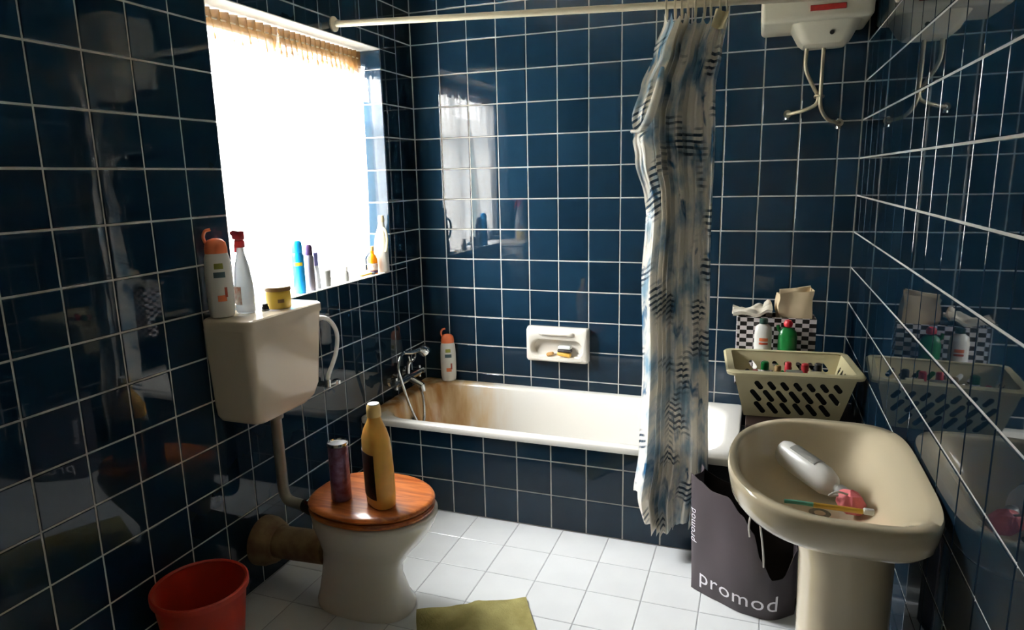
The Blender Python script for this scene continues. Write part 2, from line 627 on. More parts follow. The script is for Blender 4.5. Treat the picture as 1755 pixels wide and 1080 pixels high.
# right wall
wall_right = struct('wall_right', box(XR + DEP, XR + 0.15, YF, DEP, -0.1, ZC), GROUT)
rest = []
for i in range(25):
    y1, y0 = -i * T, max(-(i + 1) * T, YF)
    for w in cells(17, T, ZC):
        if y1 > -2.1:
            lay(wall_right, y0, y1, w[0], w[1], lambda p, q: (XR + DEP, p, q), (H, 0, -H))
        else:
            rest.append(box(XR, XR + DEP, y0 + GAP / 2, y1 - GAP / 2, w[0] + GAP / 2, w[1] - GAP / 2))
o = part(wall_right, 'tile_field', join(*rest), TILE, smooth=False)
tag(o, kind='stuff')
# added, unseen: dark wall and ground shaping the window light and its tile reflection
struct('wall_outside_added', box(-2.75, -2.6, -14, 8, -0.6, 2.35), mat('added_dark_wall', '#3a423c', 0.9, var=0.3, vscale=2))
struct('floor_outside_added', box(-2.6, -0.2, -14, 8, -0.7, -0.6), mat('added_outdoor_ground', '#6a6862', 0.9, var=0.2, vscale=2))
struct('wall_front', box(-0.2, XR + 0.15, YF - 0.12, YF, -0.1, ZC), CREAM)
struct('ceiling', box(-0.2, XR + 0.15, YF - 0.12, 0.15, ZC, ZC + 0.12), PLASTER)
# floor
FS, FX0, YP = 0.1964, 0.572, -0.66
FD = 0.0015
floor = struct('floor', box(-0.2, XR + 0.15, YF - 0.12, 0.15, -0.12, -FD), FGROUT)
xs = [0.0] + [FX0 + k * FS for k in range(-2, 8)] + [XR]
xs = sorted(x for x in xs if 0 <= x <= XR)
ys = [YP] + [YP - 0.19 - k * FS for k in range(16)]
ys = [y for y in ys if y > YF] + [YF]
for a, b in zip(xs[:-1], xs[1:]):
    for d, c in zip(ys[:-1], ys[1:]):
        lay(floor, a, b, c, d, lambda p, q: (p, q, -FD), (0, 0, 0), FTILE, 0.0035, 0.0006, FD)

# window reveal: sill, lintel, jamb tiles
part(wall_left, 'window_sill', box(-0.2, 0.0, WY0, WY1, WZ0 - 0.004, WZ0, 0.001, 1), SILLW, 'white painted window sill')
part(wall_left, 'lintel', box(-0.2, 0.003, WY0, WY1, WZ1 - 0.004, WZ1 + 0.0, 0.001, 1), SILLW, 'pale painted lintel edge')
for w in cells(17, T, ZC):
    z0, z1 = max(w[0], WZ0), min(w[1], WZ1 - 0.004)
    if z1 - z0 > 0.02:
        lay(wall_left, -0.15, 0.0, z0, z1, lambda p, q: (p, WY1, q), (H, 0, 0), gap=0.004)
        lay(wall_left, -0.15, 0.0, z0, z1, lambda p, q: (p, WY0, q), (H, 0, PI), gap=0.004)

# window: painted frame with a transom and a mullion, glass panes
win = thing('window_1', None, None, (-0.17, (WY0 + WY1) / 2, WZ0))
win['kind'] = 'structure'
win['label'] = 'bright white framed window above the toilet cistern'
wy, wz = WY1 - WY0, WZ1 - WZ0
fr = join(box(-0.02, 0.02, -wy / 2, -wy / 2 + 0.04, 0, wz), box(-0.02, 0.02, wy / 2 - 0.04, wy / 2, 0, wz),
          box(-0.02, 0.02, -wy / 2 + 0.04, wy / 2 - 0.04, 0, 0.04), box(-0.02, 0.02, -wy / 2 + 0.04, wy / 2 - 0.04, wz - 0.044, wz - 0.004))
part(win, 'window_frame', fr, FRAMEW, smooth=False)
part(win, 'mullion', box(-0.016, 0.016, -0.016, 0.016, 0.04, wz - 0.044), FRAMEW, smooth=False)
for s in (-1, 1):
    part(win, 'glazing_bar', box(-0.012, 0.012, *sorted((s * 0.016, s * (wy / 2 - 0.04))), 0.70, 0.722), FRAMEW, smooth=False)
    for z0, z1 in ((0.04, 0.70), (0.722, wz - 0.044)):
        part(win, 'pane', box(-0.003, 0.003, *sorted((s * 0.016, s * (wy / 2 - 0.04))), z0, z1), GLASS, smooth=False)

# tiled bath front with a recessed near-black board at its foot end
BX1 = 1.652
BZ = 0.41
pan = struct('wall_bath_front', box(0.0, 10 * T, YP + DEP, YP + 0.035, 0, BZ - 0.034), GROUT)
for u in cells(10, T, 10 * T):
    for w in cells(3, T, BZ - 0.028):
        lay(pan, u[0], u[1], w[0], w[1], lambda a, b: (a, YP + DEP, b), (H, 0, 0))
tag(part(None, 'trim_1', box(10 * T + 0.001, BX1 - 0.01, YP + 0.03, YP + 0.05, 0, BZ - 0.028), DARKFILL, smooth=False), kind='structure')

# ------------------------------------------------------------------ bathtub
def tub():
    cx, cy = BX1 / 2 + 0.002, (YP - 0.012 - 0.003) / 2
    hx, hy = BX1 / 2 - 0.002, -(YP - 0.012 + 0.003) / 2
    N = 8
    def L(ix0, ix1, iy, r, z):
        x0, x1 = cx - hx + ix0, cx + hx - ix1
        return zl(rrect((x0 + x1) / 2, cy, (x1 - x0) / 2, hy - iy, r, N), z)
    loops = [L(.014, .014, .014, .012, BZ - .03), L(.002, .002, .002, .014, BZ - .03), L(0, 0, 0, .015, BZ - .022), L(0, 0, 0, .015, BZ - .006), L(.003, .003, .003, .017, BZ - .001),
             L(.010, .010, .010, .02, BZ), L(.062, .052, .040, .13, BZ - .001), L(.072, .062, .048, .14, BZ - .004), L(.080, .074, .056, .15, BZ - .016), L(.092, .11, .07, .15, BZ - .10),
             L(.11, .16, .085, .15, BZ - .22), L(.135, .21, .105, .14, BZ - .31), L(.17, .26, .135, .12, BZ - .345), L(.26, .36, .19, .09, BZ - .352)]
    return loft(loops, False, True)
tubo = thing('bathtub', 'white built-in bathtub with rust stains at the tap end', 'bathtub', (BX1 / 2, YP / 2, 0))
tubm = part(tubo, 'tub', tub(), BATHM, world=True, angle=50)
# the stain pattern is read in room metres from the tap end
tubm.data.transform(Matrix.Translation((BX1 / 2, YP / 2, 0)))
tubm.location = (-BX1 / 2, -YP / 2, 0)
ov = part(tubo, 'overflow_cover', lathe([(0.0, 0.006), (0.022, 0.006), (0.028, 0.003), (0.029, 0)], 24), DARK)
ov.rotation_euler = (0, 1.45, 0)
ov.location = (0.108 - BX1 / 2, -0.35 - YP / 2, 0.285)
part(tubo, 'drain', lathe([(0.03, 0.06), (0.03, 0.0625), (0.018, 0.0625), (0.014, 0.060)], 24, c=(0.38 - BX1 / 2, 0, 0)), CHROME)

# ------------------------------------------------------------------ bath mixer with hand shower
mx = thing('bath_mixer', 'chrome bath mixer tap with hand shower hose at bath end', 'tap', (0.0, -0.33, 0.50))
for yy in (-0.40, -0.25):
    w_ = part(mx, 'wall_union', join(cyl((0.0005, yy, 0.505), (0.012, yy, 0.505), 0.030, 24), cyl((0.012, yy, 0.505), (0.06, yy, 0.505), 0.015)), CHROME, world=True)
part(mx, 'mixer_body', join(cyl((0.07, -0.43, 0.505), (0.07, -0.22, 0.505), 0.021, 24), cyl((0.07, -0.325, 0.505), (0.15, -0.325, 0.468), 0.016), cyl((0.145, -0.325, 0.475), (0.15, -0.325, 0.440), 0.015)), CHROME, world=True)
for yy in (-0.445, -0.205):
    k = part(mx, 'tap_handle', join(cyl((0.07, yy + (0.02 if yy < -.3 else -.02), 0.505), (0.07, yy - (0.025 if yy < -.3 else -.025), 0.505), 0.017), cyl((0.04, yy, 0.505), (0.10, yy, 0.505), 0.008), cyl((0.07, yy, 0.475), (0.07, yy, 0.535), 0.008)), CHROME, world=True)
part(mx, 'cradle', join(tube([(0.07, -0.325, 0.52), (0.075, -0.325, 0.57), (0.09, -0.31, 0.60)], 0.010, 12, 6), tube([(0.09, -0.345, 0.62), (0.09, -0.335, 0.595), (0.09, -0.31, 0.585), (0.09, -0.285, 0.595), (0.09, -0.275, 0.62)], 0.006, 10, 6)), CHROME, world=True)
part(mx, 'hand_shower', join(tube([(0.10, -0.41, 0.655), (0.11, -0.34, 0.640), (0.12, -0.27, 0.640)], 0.011, 14, 6), tube([(0.118, -0.285, 0.645), (0.122, -0.262, 0.636), (0.126, -0.245, 0.622)], 0.02, 18, 0, [0.012, 0.028, 0.03])), CHROME, world=True)
part(mx, 'shower_hose', tube([(0.07, -0.30, 0.485), (0.11, -0.285, 0.445), (0.13, -0.29, 0.38), (0.14, -0.31, 0.29), (0.145, -0.35, 0.262), (0.14, -0.39, 0.31), (0.125, -0.43, 0.41), (0.12, -0.478, 0.53), (0.115, -0.495, 0.60), (0.11, -0.465, 0.645), (0.10, -0.41, 0.655)], 0.0075, 12, 10), CHROME, world=True)

# ------------------------------------------------------------------ hooked lotion bottle (two of them)
BP = [(0.030, 0.0), (0.037, 0.004), (0.040, 0.03), (0.0415, 0.09), (0.041, 0.15), (0.038, 0.195), (0.034, 0.208)]
def lotion(label, loc, rz, s=1.0):
    t = thing('lotion_bottle', label, 'bottle', loc, rz, 'hooked lotion bottles with orange caps')
    sx, sy = 1.0, 0.68
    part(t, 'bottle_body', lathe(BP, 36, sx, sy), WHITEP)
    cap = [(0.0345, 0.2085), (0.0345, 0.225), (0.031, 0.242), (0.022, 0.252), (0.008, 0.256)]
    cp = part(t, 'cap', lathe(cap, 36, sx, sy), ORANGEP, 'orange cap with a hanging hook')
    part(cp, 'hook', tube([(-0.028, 0, 0.243), (-0.033, 0, 0.262), (-0.026, 0, 0.28), (-0.010, 0, 0.285)], 0.005, 12, 6), ORANGEP)
    def patch(z0, z1, a0, a1, m, nm):
        pr = [(0.0412 if z < 0.17 else 0.0395, z) for z in (z0, (z0 + z1) / 2, z1)]
        part(t, nm, shell(pr, a0, a1, 8, sx, sy, 0.0012), m)
    patch(0.16, 0.178, -1.9, -1.25, PRINTG, 'printed_emblem')
    patch(0.132, 0.15, -2.0, -1.15, PRINTB, 'printed_name')
    patch(0.055, 0.075, -1.85, -1.2, PRINTO, 'printed_drop')
    patch(0.068, 0.10, -1.3, -1.1, PRINTR, 'printed_strip')
    return t
lotion('white lotion bottle with orange hook cap standing on the cistern lid', (0.052, -1.488, 1.046), 0.85)
lb = lotion('white lotion bottle with orange cap on the bath corner by the taps', (0.155, -0.0345, BZ + 0.0005), 0.45)

# ------------------------------------------------------------------ soap dish and what is in it
sd = thing('soap_dish', 'white ceramic wall soap dish with an oval hollow above the bath', 'soap dish', (0.76, -0.001, 0.645))
def dish():
    N = 9
    def R(hx, hz, r, y, cz=0.0):
        return [(x, y, z + cz) for x, z in rrect(0, 0, hx, hz, r, N)]
    loops = [R(.160, .088, .012, 0), R(.162, .090, .014, -.020), R(.158, .086, .016, -.042), R(.152, .080, .018, -.048),
             R(.138, .050, .049, -.050, -.016), R(.132, .045, .044, -.045, -.017), R(.124, .039, .038, -.014, -.018), R(.10, .026, .025, -.006, -.018)]
    return loft(loops, True, True)
part(sd, 'dish_body', dish(), PORC, angle=45)
part(sd, 'grip_bar', tube([(-.085, -.046, .060), (-.07, -.058, .062), (0, -.062, .063), (.07, -.058, .062), (.085, -.046, .060)], 0.009, 12, 6), PORC)
part(sd, 'tray_lip', loft([[(x, -.046 - .020 * (1 - (x / .15) ** 2), z) for x in [-.13 + .26 * k / 16 for k in range(17)]] + [(x, -.042, z) for x in [.13 - .26 * k / 16 for k in range(17)]] for z in (-.074, -.066, -.060)]), PORC)
single('soap_bar', xf(join(box(-.035, .035, -.017, .017, 0, .02, .008, 3)), Matrix.Rotation(.15, 4, 'Y')), SOAPY, 'yellow soap bar lying at the bottom of the wall dish', 'soap', (0.795, -0.034, 0.589))
so = thing('soap_bar', 'white soap bar with dark underside stacked on the yellow soap', 'soap', (0.80, -0.034, 0.6095))
part(so, 'soap_base', box(-.036, .036, -.017, .017, 0.002, .016, .006, 2), SOAPD)
part(so, 'soap_top', box(-.034, .034, -.016, .016, .016, .034, .008, 3), SOAPW)
single('soap_sponge', xf(box(-.018, .018, -.014, .014, 0, .016, .006, 2), Matrix.Rotation(-.25, 4, 'Y')), SPONGE, 'small tan sponge end in the soap dish beside the yellow soap', 'sponge', (0.725, -0.034, 0.589))

# ------------------------------------------------------------------ shower rod and curtain
def rodz(x):
    return 2.105 - 0.0455 * x
sr = thing('shower_rod', 'cream enamelled shower curtain rod across the room', 'curtain rod', (0.0, -0.66, rodz(0)))
part(sr, 'rod', cyl((0.004, -0.66, rodz(0.004)), (XR - 0.004, -0.66, rodz(XR)), 0.0125, 20), ROD, world=True)
for x0, x1 in ((0.0, 0.014), (XR - 0.014, XR)):
    part(sr, 'wall_flange', xf(lathe([(0.03, 0), (0.03, 0.006), (0.018, 0.014)], 24), Matrix.Translation((x0 if x0 == 0 else XR, -0.66, rodz(x0))) @ Matrix.Rotation(H if x0 == 0 else -H, 4, 'Y')), ROD, world=True)
def interp(tab, z):
    if z >= tab[0][0]:
        return tab[0][1]
    for (a, va), (b, vb) in zip(tab, tab[1:]):
        if z >= b:
            t = (a - z) / (a - b)
            t = t * t * (3 - 2 * t)
            return va + (vb - va) * t
    return tab[-1][1]
CL = [(1.99, 1.345), (1.886, 1.312), (1.773, 1.274), (1.66, 1.243), (1.60, 1.243), (1.533, 1.257), (1.388, 1.288), (1.304, 1.293), (1.089, 1.281), (0.73, 1.290), (0.589, 1.287), (0.42, 1.284), (0.234, 1.266), (0.10, 1.29)]
CR = [(1.99, 1.555), (1.868, 1.539), (1.757, 1.523), (1.565, 1.528), (1.264, 1.526), (0.947, 1.531), (0.614, 1.539), (0.384, 1.548), (0.10, 1.515)]
def shower_curtain():
    NU, NV = 260, 130
    v, uv, f = [], [], []
    # folds of unequal width: each has its own share of the span, depth and lean
    rnd = random.Random(11)
    nf = 9
    wid = [2.4, 0.9, 0.6, 0.7, 1.5, 0.7, 1.7, 0.8, 1.1]
    tot = sum(wid)
    edges = [0.0]
    for w_ in wid:
        edges.append(edges[-1] + w_ / tot)
    dep = [0.030, 0.046, 0.052, 0.046, 0.018, 0.034, 0.016, 0.030, 0.018]
    def fold(u, z):
        uu = min(max(u + 0.012 * math.sin(1.5 * z + 4 * u) + 0.006 * math.sin(4.3 * z + 11 * u), 0), 0.9999)
        for k in range(nf):
            if uu <= edges[k + 1]:
                t = (uu - edges[k]) / (edges[k + 1] - edges[k])
                d = dep[k] * (0.75 + 0.35 * math.sin(2.6 * z + k * 1.9))
                c_ = 0.78 if wid[k] > 0.9 else 0.6
                w_ = t / c_ if t < c_ else (1 - t) / (1 - c_)
                w_ = w_ * w_ * (3 - 2 * w_) * 0.4 + w_ * 0.6
                return d * (0.9 - 1.9 * w_), k, t
        return 0.0, nf - 1, 1.0
    for j in range(NV + 1):
        tz = j / NV
        for i in range(NU + 1):
            u = i / NU
            zb = 0.100 + 0.028 * math.sin(u * 9 + 1.0) + 0.125 * (1.0 if u < 0.07 else math.exp(-(u - 0.07) * 24)) + 0.03 * u
            zt = 2.012 - 0.030 * abs(math.sin(u * PI * 8)) - 0.03 * u
            z = zt + (zb - zt) * tz
            xl, xr = interp(CL, z), interp(CR, z)
            y0, k, t = fold(u, z)
            x = xl + (xr - xl) * (u + 0.012 * math.sin(2 * PI * t) * min(1, 6 * u, 6 * (1 - u)))
            y = -0.705 + y0 + 0.007 * noise.noise(Vector((u * 10, z * 4, 1.7))) + 0.004 * noise.noise(Vector((u * 26, z * 9, 4.2)))
            m_ = max(0.0, 1 - u / 0.36)
            y -= 0.022 * max(0.0, min(1.0, (0.62 - z) / 0.2))
            # gathered swag: pouched above, pinched, pouched again below
            y -= 0.040 * m_ * math.exp(-((z - 1.72) / 0.075) ** 2)
            y += 0.034 * m_ * math.exp(-((z - 1.615 - 0.12 * u) / 0.020) ** 2)
            y -= 0.034 * m_ * math.exp(-((z - 1.50) / 0.075) ** 2)
            y += 0.024 * m_ * math.exp(-((z - 1.345) / 0.03) ** 2)
            v.append((x, y, z))
            uv.append((u * 0.6 + 0.05 * math.sin(3 * z) * m_, z + 0.06 * m_))
    for j in range(NV):
        for i in range(NU):
            a = j * (NU + 1) + i
            f.append((a, a + 1, a + NU + 2, a + NU + 1))
    return v, f, uv
sc = thing('shower_curtain', 'white and blue wave print plastic shower curtain bunched on the rod', 'curtain', (1.42, -0.70, 0.10))
cv, cf, cuv = shower_curtain()
part(sc, 'curtain_sheet', (cv, cf), SHOWER, world=True, angle=180, uv=cuv)
for k in range(9):
    x = 1.352 + 0.0245 * k + random.uniform(-.005, .005)
    a0 = random.uniform(-0.5, 0.5)
    ring = tube([(x + 0.006 * math.sin(a0) * math.cos(t), -0.668 + 0.021 * math.sin(t) - 0.006, rodz(x) - 0.016 + 0.034 * math.cos(t)) for t in [2 * PI * q / 18 for q in range(19)]], 0.0032, 8)
    part(sc, 'curtain_ring', ring, ROD, world=True)
sw = tube([(1.350, -0.742, 1.83), (1.338, -0.758, 1.75), (1.315, -0.766, 1.672), (1.283, -0.760, 1.625), (1.246, -0.738, 1.622)], 0.012, 14, 8, [0.006 + 0.010 * math.sin(PI * min(1, k / 26)) ** 0.7 for k in range(33)])
part(sc, 'curtain_swag', sw, SHOWER, world=True, angle=180, uv=[(p[0] * 0.9 + 0.3, p[2] + 0.2) for p in sw[0]])
fv, ff_ = [], []
for j in range(11):
    for i in range(13):
        a_, b_ = i / 12, j / 10
        x_ = 1.518 + 0.042 * a_ - 0.012 * b_
        z_ = 1.998 - 0.055 * b_ - 0.012 * a_
        fv.append((x_, -0.742 - 0.016 * math.sin(7 * a_ + 2 * b_) - 0.010 * noise.noise(Vector((x_ * 60, z_ * 50, 3))), z_ + 0.006 * noise.noise(Vector((x_ * 70, 2, 1)))))
for j in range(10):
    for i in range(12):
        q = j * 13 + i
        ff_.append((q, q + 1, q + 14, q + 13))
part(sc, 'folded_corner', (fv, ff_), CREAMP, 'yellowed folded corner', world=True, angle=180)

# ------------------------------------------------------------------ lace window curtains
def lace(y0t, y1t, y0b, y1b, hem, nfold, seed, name, label):
    t = thing('lace_curtain', label, 'curtain', (-0.105, (y0t + y1t) / 2, WZ0), 0, 'lace curtains in the window')
    NU, NV = 150, 60
    v, uv, f = [], [], []
    ztop = WZ1 - 0.085
    for j in range(NV + 1):
        tv = j / NV
        for i in range(NU + 1):
            u = i / NU
            zb = hem(u)
            z = ztop + (zb - ztop) * tv
            ya, yb = y0t + (y0b - y0t) * tv, y1t + (y1b - y1t) * tv
            y = ya + (yb - ya) * u
            x = -0.105 + (0.016 + 0.006 * tv) * math.sin(2 * PI * nfold * u + 0.8 * math.sin(3 * tv + seed) + seed) + 0.004 * math.sin(2 * PI * nfold * 2.3 * u + seed)
            v.append((x, y, z))
            uv.append((u, z))
    for j in range(NV):
        for i in range(NU):
            a = j * (NU + 1) + i
            f.append((a, a + 1, a + NU + 2, a + NU + 1))
    part(t, 'lace_panel', (v, f), LACE, world=True, angle=180, uv=uv)
    hv, hf = [], []
    NH = 180
    for j in range(9):
        z = WZ1 - 0.010 - 0.085 * j / 8
        for i in range(NH + 1):
            u = i / NH
            a = 0.010 * (1 - 0.5 * math.exp(-((j - 3) / 1.2) ** 2))
            x = -0.098 + a * math.sin(2 * PI * nfold * 3.4 * u + seed + 0.3 * j) + 0.004 * noise.noise(Vector((u * 30, j * 0.8, seed)))
            zz = z - (0.02 * abs(math.sin(nfold * 7 * u + seed)) + 0.012 * noise.noise(Vector((u * 20, seed, 0)))) * (j / 8)
            hv.append((x, y0t + (y1t - y0t) * u, zz))
    for j in range(8):
        for i in range(NH):
            a = j * (NH + 1) + i
            hf.append((a, a + 1, a + NH + 2, a + NH + 1))
    part(t, 'gathered_header', (hv, hf), HEADER, 'tan gathered header', world=True, angle=180)
    part(t, 'header_wire', cyl((-0.098, y0t, WZ1 - 0.04), (-0.098, y1t, WZ1 - 0.04), 0.003, 8), ROD, world=True)
    return t
lace(-0.325, -0.895, -0.345, -0.90, lambda u: 1.045 + 0.12 * max(0, 1 - u / 0.25) ** 2 + 0.03 * max(0, (u - 0.55) * 2) ** 2 + 0.006 * math.sin(17 * u), 5, 0.4, 'a', 'white lace curtain panel nearer the bath in the bright window')
lace(-0.905, -1.355, -1.06, -1.335, lambda u: 1.12 + 0.12 * max(0, 0.45 - u) - 0.02 * math.sin(9 * u), 3, 2.1, 'b', 'white lace curtain panel above the cistern in the bright window')

# ------------------------------------------------------------------ toilet: cistern, pipe, pan
ci = thing('toilet_cistern', 'cream plastic toilet cistern mounted below the window sill', 'cistern', (0.0, -1.34, 0.685))
def cist():
    N = 5
    def R(y0, y1, x1, r, z):
        pts = rrect(x1 / 2, (y0 + y1) / 2, x1 / 2, (y1 - y0) / 2, r, N)
        return [(max(x, 0.002), y, z) for x, y in pts]
    loops = [R(-1.485, -1.285, .155, .03, .688), R(-1.508, -1.240, .176, .03, .692), R(-1.520, -1.205, .185, .027, .712), R(-1.524, -1.180, .187, .025, .750),
             R(-1.531, -1.165, .190, .025, .88), R(-1.540, -1.150, .194, .025, 1.012)]
    return loft(loops)
part(ci, 'tank', cist(), CISTERN, world=True, angle=50)
part(ci, 'cistern_lid', loft([zl(rrect(.1015, -1.345, .0995, .200, .034, 6), 1.0125), zl(rrect(.1015, -1.345, .0995, .202, .036, 6), 1.016), zl(rrect(.1015, -1.345, .0995, .202, .036, 6), 1.034), zl(rrect(.1015, -1.345, .0985, .199, .034, 6), 1.041), zl(rrect(.1015, -1.345, .093, .193, .03, 6), 1.0455)]), CISTERN, world=True)
fp = thing('flush_pipe', 'grey flush pipe running from the cistern down to the pan', 'pipe', (0.108, -1.35, 0.34))
part(fp, 'pipe', tube([(.106, -1.35, .685), (.108, -1.35, .60), (.110, -1.35, .45), (.112, -1.35, .385), (.122, -1.35, .352), (.150, -1.35, .338), (.236, -1.35, .333)], 0.0195, 18, 6), PIPEGREY, world=True)
part(fp, 'collar_nut', cyl((.106, -1.35, .655), (.106, -1.35, .687), 0.028, 20), PIPEGREY, world=True)
part(fp, 'rubber_cone', tube([(.195, -1.35, .334), (.225, -1.35, .333), (.248, -1.35, .333)], .03, 20, 0, [.022, .03, .034]), DARK, world=True)

tp = thing('toilet_pan', 'white porcelain toilet with a closed orange wooden lid', 'toilet', (0.45, -1.352, 0))
def pan_mesh():
    n = 48
    def E(cx, hx, hy, z, p=2.2):
        return zl(ell(cx, 0, hx, hy, n, p), z)
    loops = [E(-.015, .180, .108, 0, 2.6), E(-.015, .181, .109, .02, 2.6), E(-.02, .168, .098, .05, 2.5), E(-.025, .150, .090, .12, 2.4), E(-.02, .150, .095, .17), E(0, .165, .115, .22),
             E(.02, .190, .142, .27), E(.034, .212, .165, .32), E(.040, .222, .175, .36), E(.040, .222, .176, .374), E(.040, .216, .170, .380), E(.040, .17, .125, .379), E(.040, .15, .105, .33), E(.03, .08, .06, .24)]
    return loft(loops)
part(tp, 'pan', pan_mesh(), PORC, angle=60)
def oval(hx, hy, z, n=56):
    # rounder at the front, a little squared at the hinge
    pts = []
    for k in range(n):
        a = 2 * PI * k / n
        c, s = math.cos(a), math.sin(a)
        p = 2.0 if c > 0 else 2.5
        pts.append((.040 + hx * math.copysign(abs(c) ** (2 / p), c), hy * math.copysign(abs(s) ** (2 / p), s), z))
    return pts
part(tp, 'seat', loft([oval(.205, .165, .381), oval(.214, .176, .383), oval(.216, .178, .392), oval(.210, .171, .398), oval(.125, .09, .398), oval(.12, .085, .381)], False, False), WOOD)
part(tp, 'lid', loft([oval(.200, .162, .4005), oval(.211, .173, .403), oval(.217, .179, .412), oval(.213, .175, .419), oval(.203, .165, .4225), oval(.16, .13, .4235), oval(.05, .04, .424)]), WOOD, 'orange brown varnished wooden lid', angle=60)
for s in (-1, 1):
    part(tp, 'hinge', join(cyl((-.165, s * .075, .380), (-.165, s * .075, .402), .012), cyl((-.165, s * .055, .404), (-.165, s * .095, .404), .008)), CHROME)
wp = thing('waste_pipe', 'tan mortared waste pipe between the toilet pan and the wall', 'pipe', (0.13, -1.352, 0.12))
part(wp, 'pipe', cyl((0.001, -1.352, .165), (0.288, -1.352, .182), .058, 28), OUTLET, world=True)
part(wp, 'mortar_collar', xf(lathe([(.092, 0), (.090, .03), (.075, .065), (.066, .075)], 28), Matrix.Translation((0.001, -1.352, .165)) @ Matrix.Rotation(H, 4, 'Y')), OUTLET, world=True)

# supply hose beside the cistern
sh = thing('supply_hose', 'white flexible water hose looping beside the cistern', 'hose', (0.05, -0.92, 0.65))
part(sh, 'hose', tube([(.10, -1.153, .955), (.085, -1.08, .955), (.06, -.985, .943), (.05, -.91, .913), (.05, -.868, .85), (.05, -.885, .77), (.05, -.94, .70), (.05, -.955, .672)], .009, 12, 8), WHITEP, world=True)
part(sh, 'angle_valve', join(cyl((.0005, -.955, .655), (.055, -.955, .655), .012), cyl((.05, -.955, .645), (.05, -.955, .676), .013), cyl((.05, -.955, .655), (.05, -.905, .650), .009), lathe([(.018, 0), (.018, .014), (.012, .018)], 16, 1, 1, (.05, -.895, .642))), CHROME, world=True)

# ------------------------------------------------------------------ things on the cistern lid
CZ = 1.046
tr = thing('spray_bottle', 'white trigger spray bottle with red collar on the cistern lid', 'bottle', (0.07, -1.400, CZ), -0.4)
SB = [(.034, 0), (.039, .004), (.040, .06), (.038, .10), (.030, .155), (.016, .20), (.014, .218)]
part(tr, 'bottle_body', lathe(SB, 32, 1, .72), CLEARW)
part(tr, 'collar', lathe([(.0155, .2185), (.0165, .22), (.0165, .240), (.014, .243)], 24), REDP, 'red screw collar')
part(tr, 'spray_head', join(box(-.035, .022, -.011, .011, .2435, .275, .006, 2), box(-.052, -.034, -.007, .007, .256, .270, .003, 1)), REDCAP)
part(tr, 'trigger', tube([(-.022, 0, .245), (-.032, 0, .225), (-.034, 0, .20)], .0045, 10, 5), REDCAP)
part(tr, 'label', shell([(.0402, .03), (.0402, .06), (.0395, .09)], -2.1, -0.9, 12, 1, .72), LABELW)
yj = thing('cream_jar', 'yellow tub with a brown lid on the cistern lid', 'jar', (0.125, -1.300, CZ))
part(yj, 'jar_body', lathe([(.040, 0), (.0425, .004), (.0425, .055), (.040, .060)], 36), YELLOWP)
part(yj, 'jar_lid', lathe([(.0435, .0605), (.0435, .072), (.041, .075)], 36), BROWNLID, 'brown screw lid')
part(yj, 'printed_label', shell([(.0426, .022), (.0426, .034)], -0.95, -0.45, 8), BROWNLID)
bs = thing('bottle_stopper', 'small black cap lying in front of the yellow tub', 'cap', (0.118, -1.362, CZ))
part(bs, 'cap', lathe([(.012, 0), (.012, .012), (.009, .016), (.009, .022), (.007, .024)], 18), DARK)
part(bs, 'cap_ring', lathe([(.014, .001), (.0145, .003), (.014, .005)], 18), GREYP)

# ------------------------------------------------------------------ things on the sill
SZ = WZ0 + 0.0005
def can(name, label, loc, r, h, body, capm, caph, cat='can', band=None):
    t = thing(name, label, cat, loc)
    part(t, 'can_body', lathe([(r * .92, 0), (r, .004), (r, h - caph - .012), (r * .82, h - caph)], 28), body)
    part(t, 'cap', lathe([(r * .86, h - caph + .0005), (r * .88, h - caph + .004), (r * .84, h - .012), (r * .6, h - .002), (r * .3, h)], 28), capm)
    if band:
        part(t, 'printed_band', shell([(r + .0001, band[0]), (r + .0001, band[1])], -1.6, -.2, 10), band[2])
    return t
can('aerosol_can', 'bright blue aerosol can standing on the window sill', (-0.034, -0.972, SZ), .0235, .212, BLUECAN, BLUECAN, .05, band=(.112, .125, PRINTY))
can('aerosol_can', 'grey aerosol can with dark purple cap on the window sill', (-0.036, -0.902, SZ), .0215, .190, GREYCAN, PURPLEC, .045)
tt = thing('cream_tube', 'small white tube with lilac top beside the grey aerosol can', 'tube', (-0.036, -0.853, SZ))
part(tt, 'tube_body', loft([zl(ell(0, 0, .013, .013, 24), 0), zl(ell(0, 0, .014, .014, 24), .02), zl(ell(0, 0, .012, .013, 24), .07), zl(ell(0, 0, .004, .014, 24), .095)]), CLEARW)
part(tt, 'tube_top', loft([zl(ell(0, 0, .0046, .0145, 24), .0955), zl(ell(0, 0, .0046, .0145, 24), .15)]), LILAC)
tu = thing('tumbler', 'grey toothbrush tumbler on the middle of the window sill', 'cup', (-0.036, -0.792, SZ))
part(tu, 'cup', lathe([(.017, 0), (.019, .003), (.022, .07), (.0205, .07), (.018, .006)], 28), GREYP)
part(tu, 'cup_rim', lathe([(.0222, .066), (.0235, .069), (.0222, .072)], 28), WHITEP)
sb = thing('ointment_bottle', 'small grey bottle standing alone on the window sill', 'bottle', (-0.036, -0.648, SZ))
part(sb, 'bottle_body', lathe([(.014, 0), (.0155, .003), (.0155, .038), (.010, .045)], 24), GREYP)
part(sb, 'cap', lathe([(.0115, .0455), (.0115, .066), (.009, .068)], 24), WHITEP)
ab = thing('amber_bottle', 'small amber medicine bottle with white label on the sill', 'bottle', (-0.045, -0.405, SZ))
part(ab, 'bottle_body', lathe([(.022, 0), (.0245, .004), (.0245, .070), (.019, .085), (.010, .096), (.010, .110)], 28), AMBER)
part(ab, 'cap', lathe([(.0118, .1105), (.0118, .128), (.010, .130)], 24), BROWNLID)
part(ab, 'label', shell([(.0246, .018), (.0246, .050)], -2.0, .4, 14), LABELW)
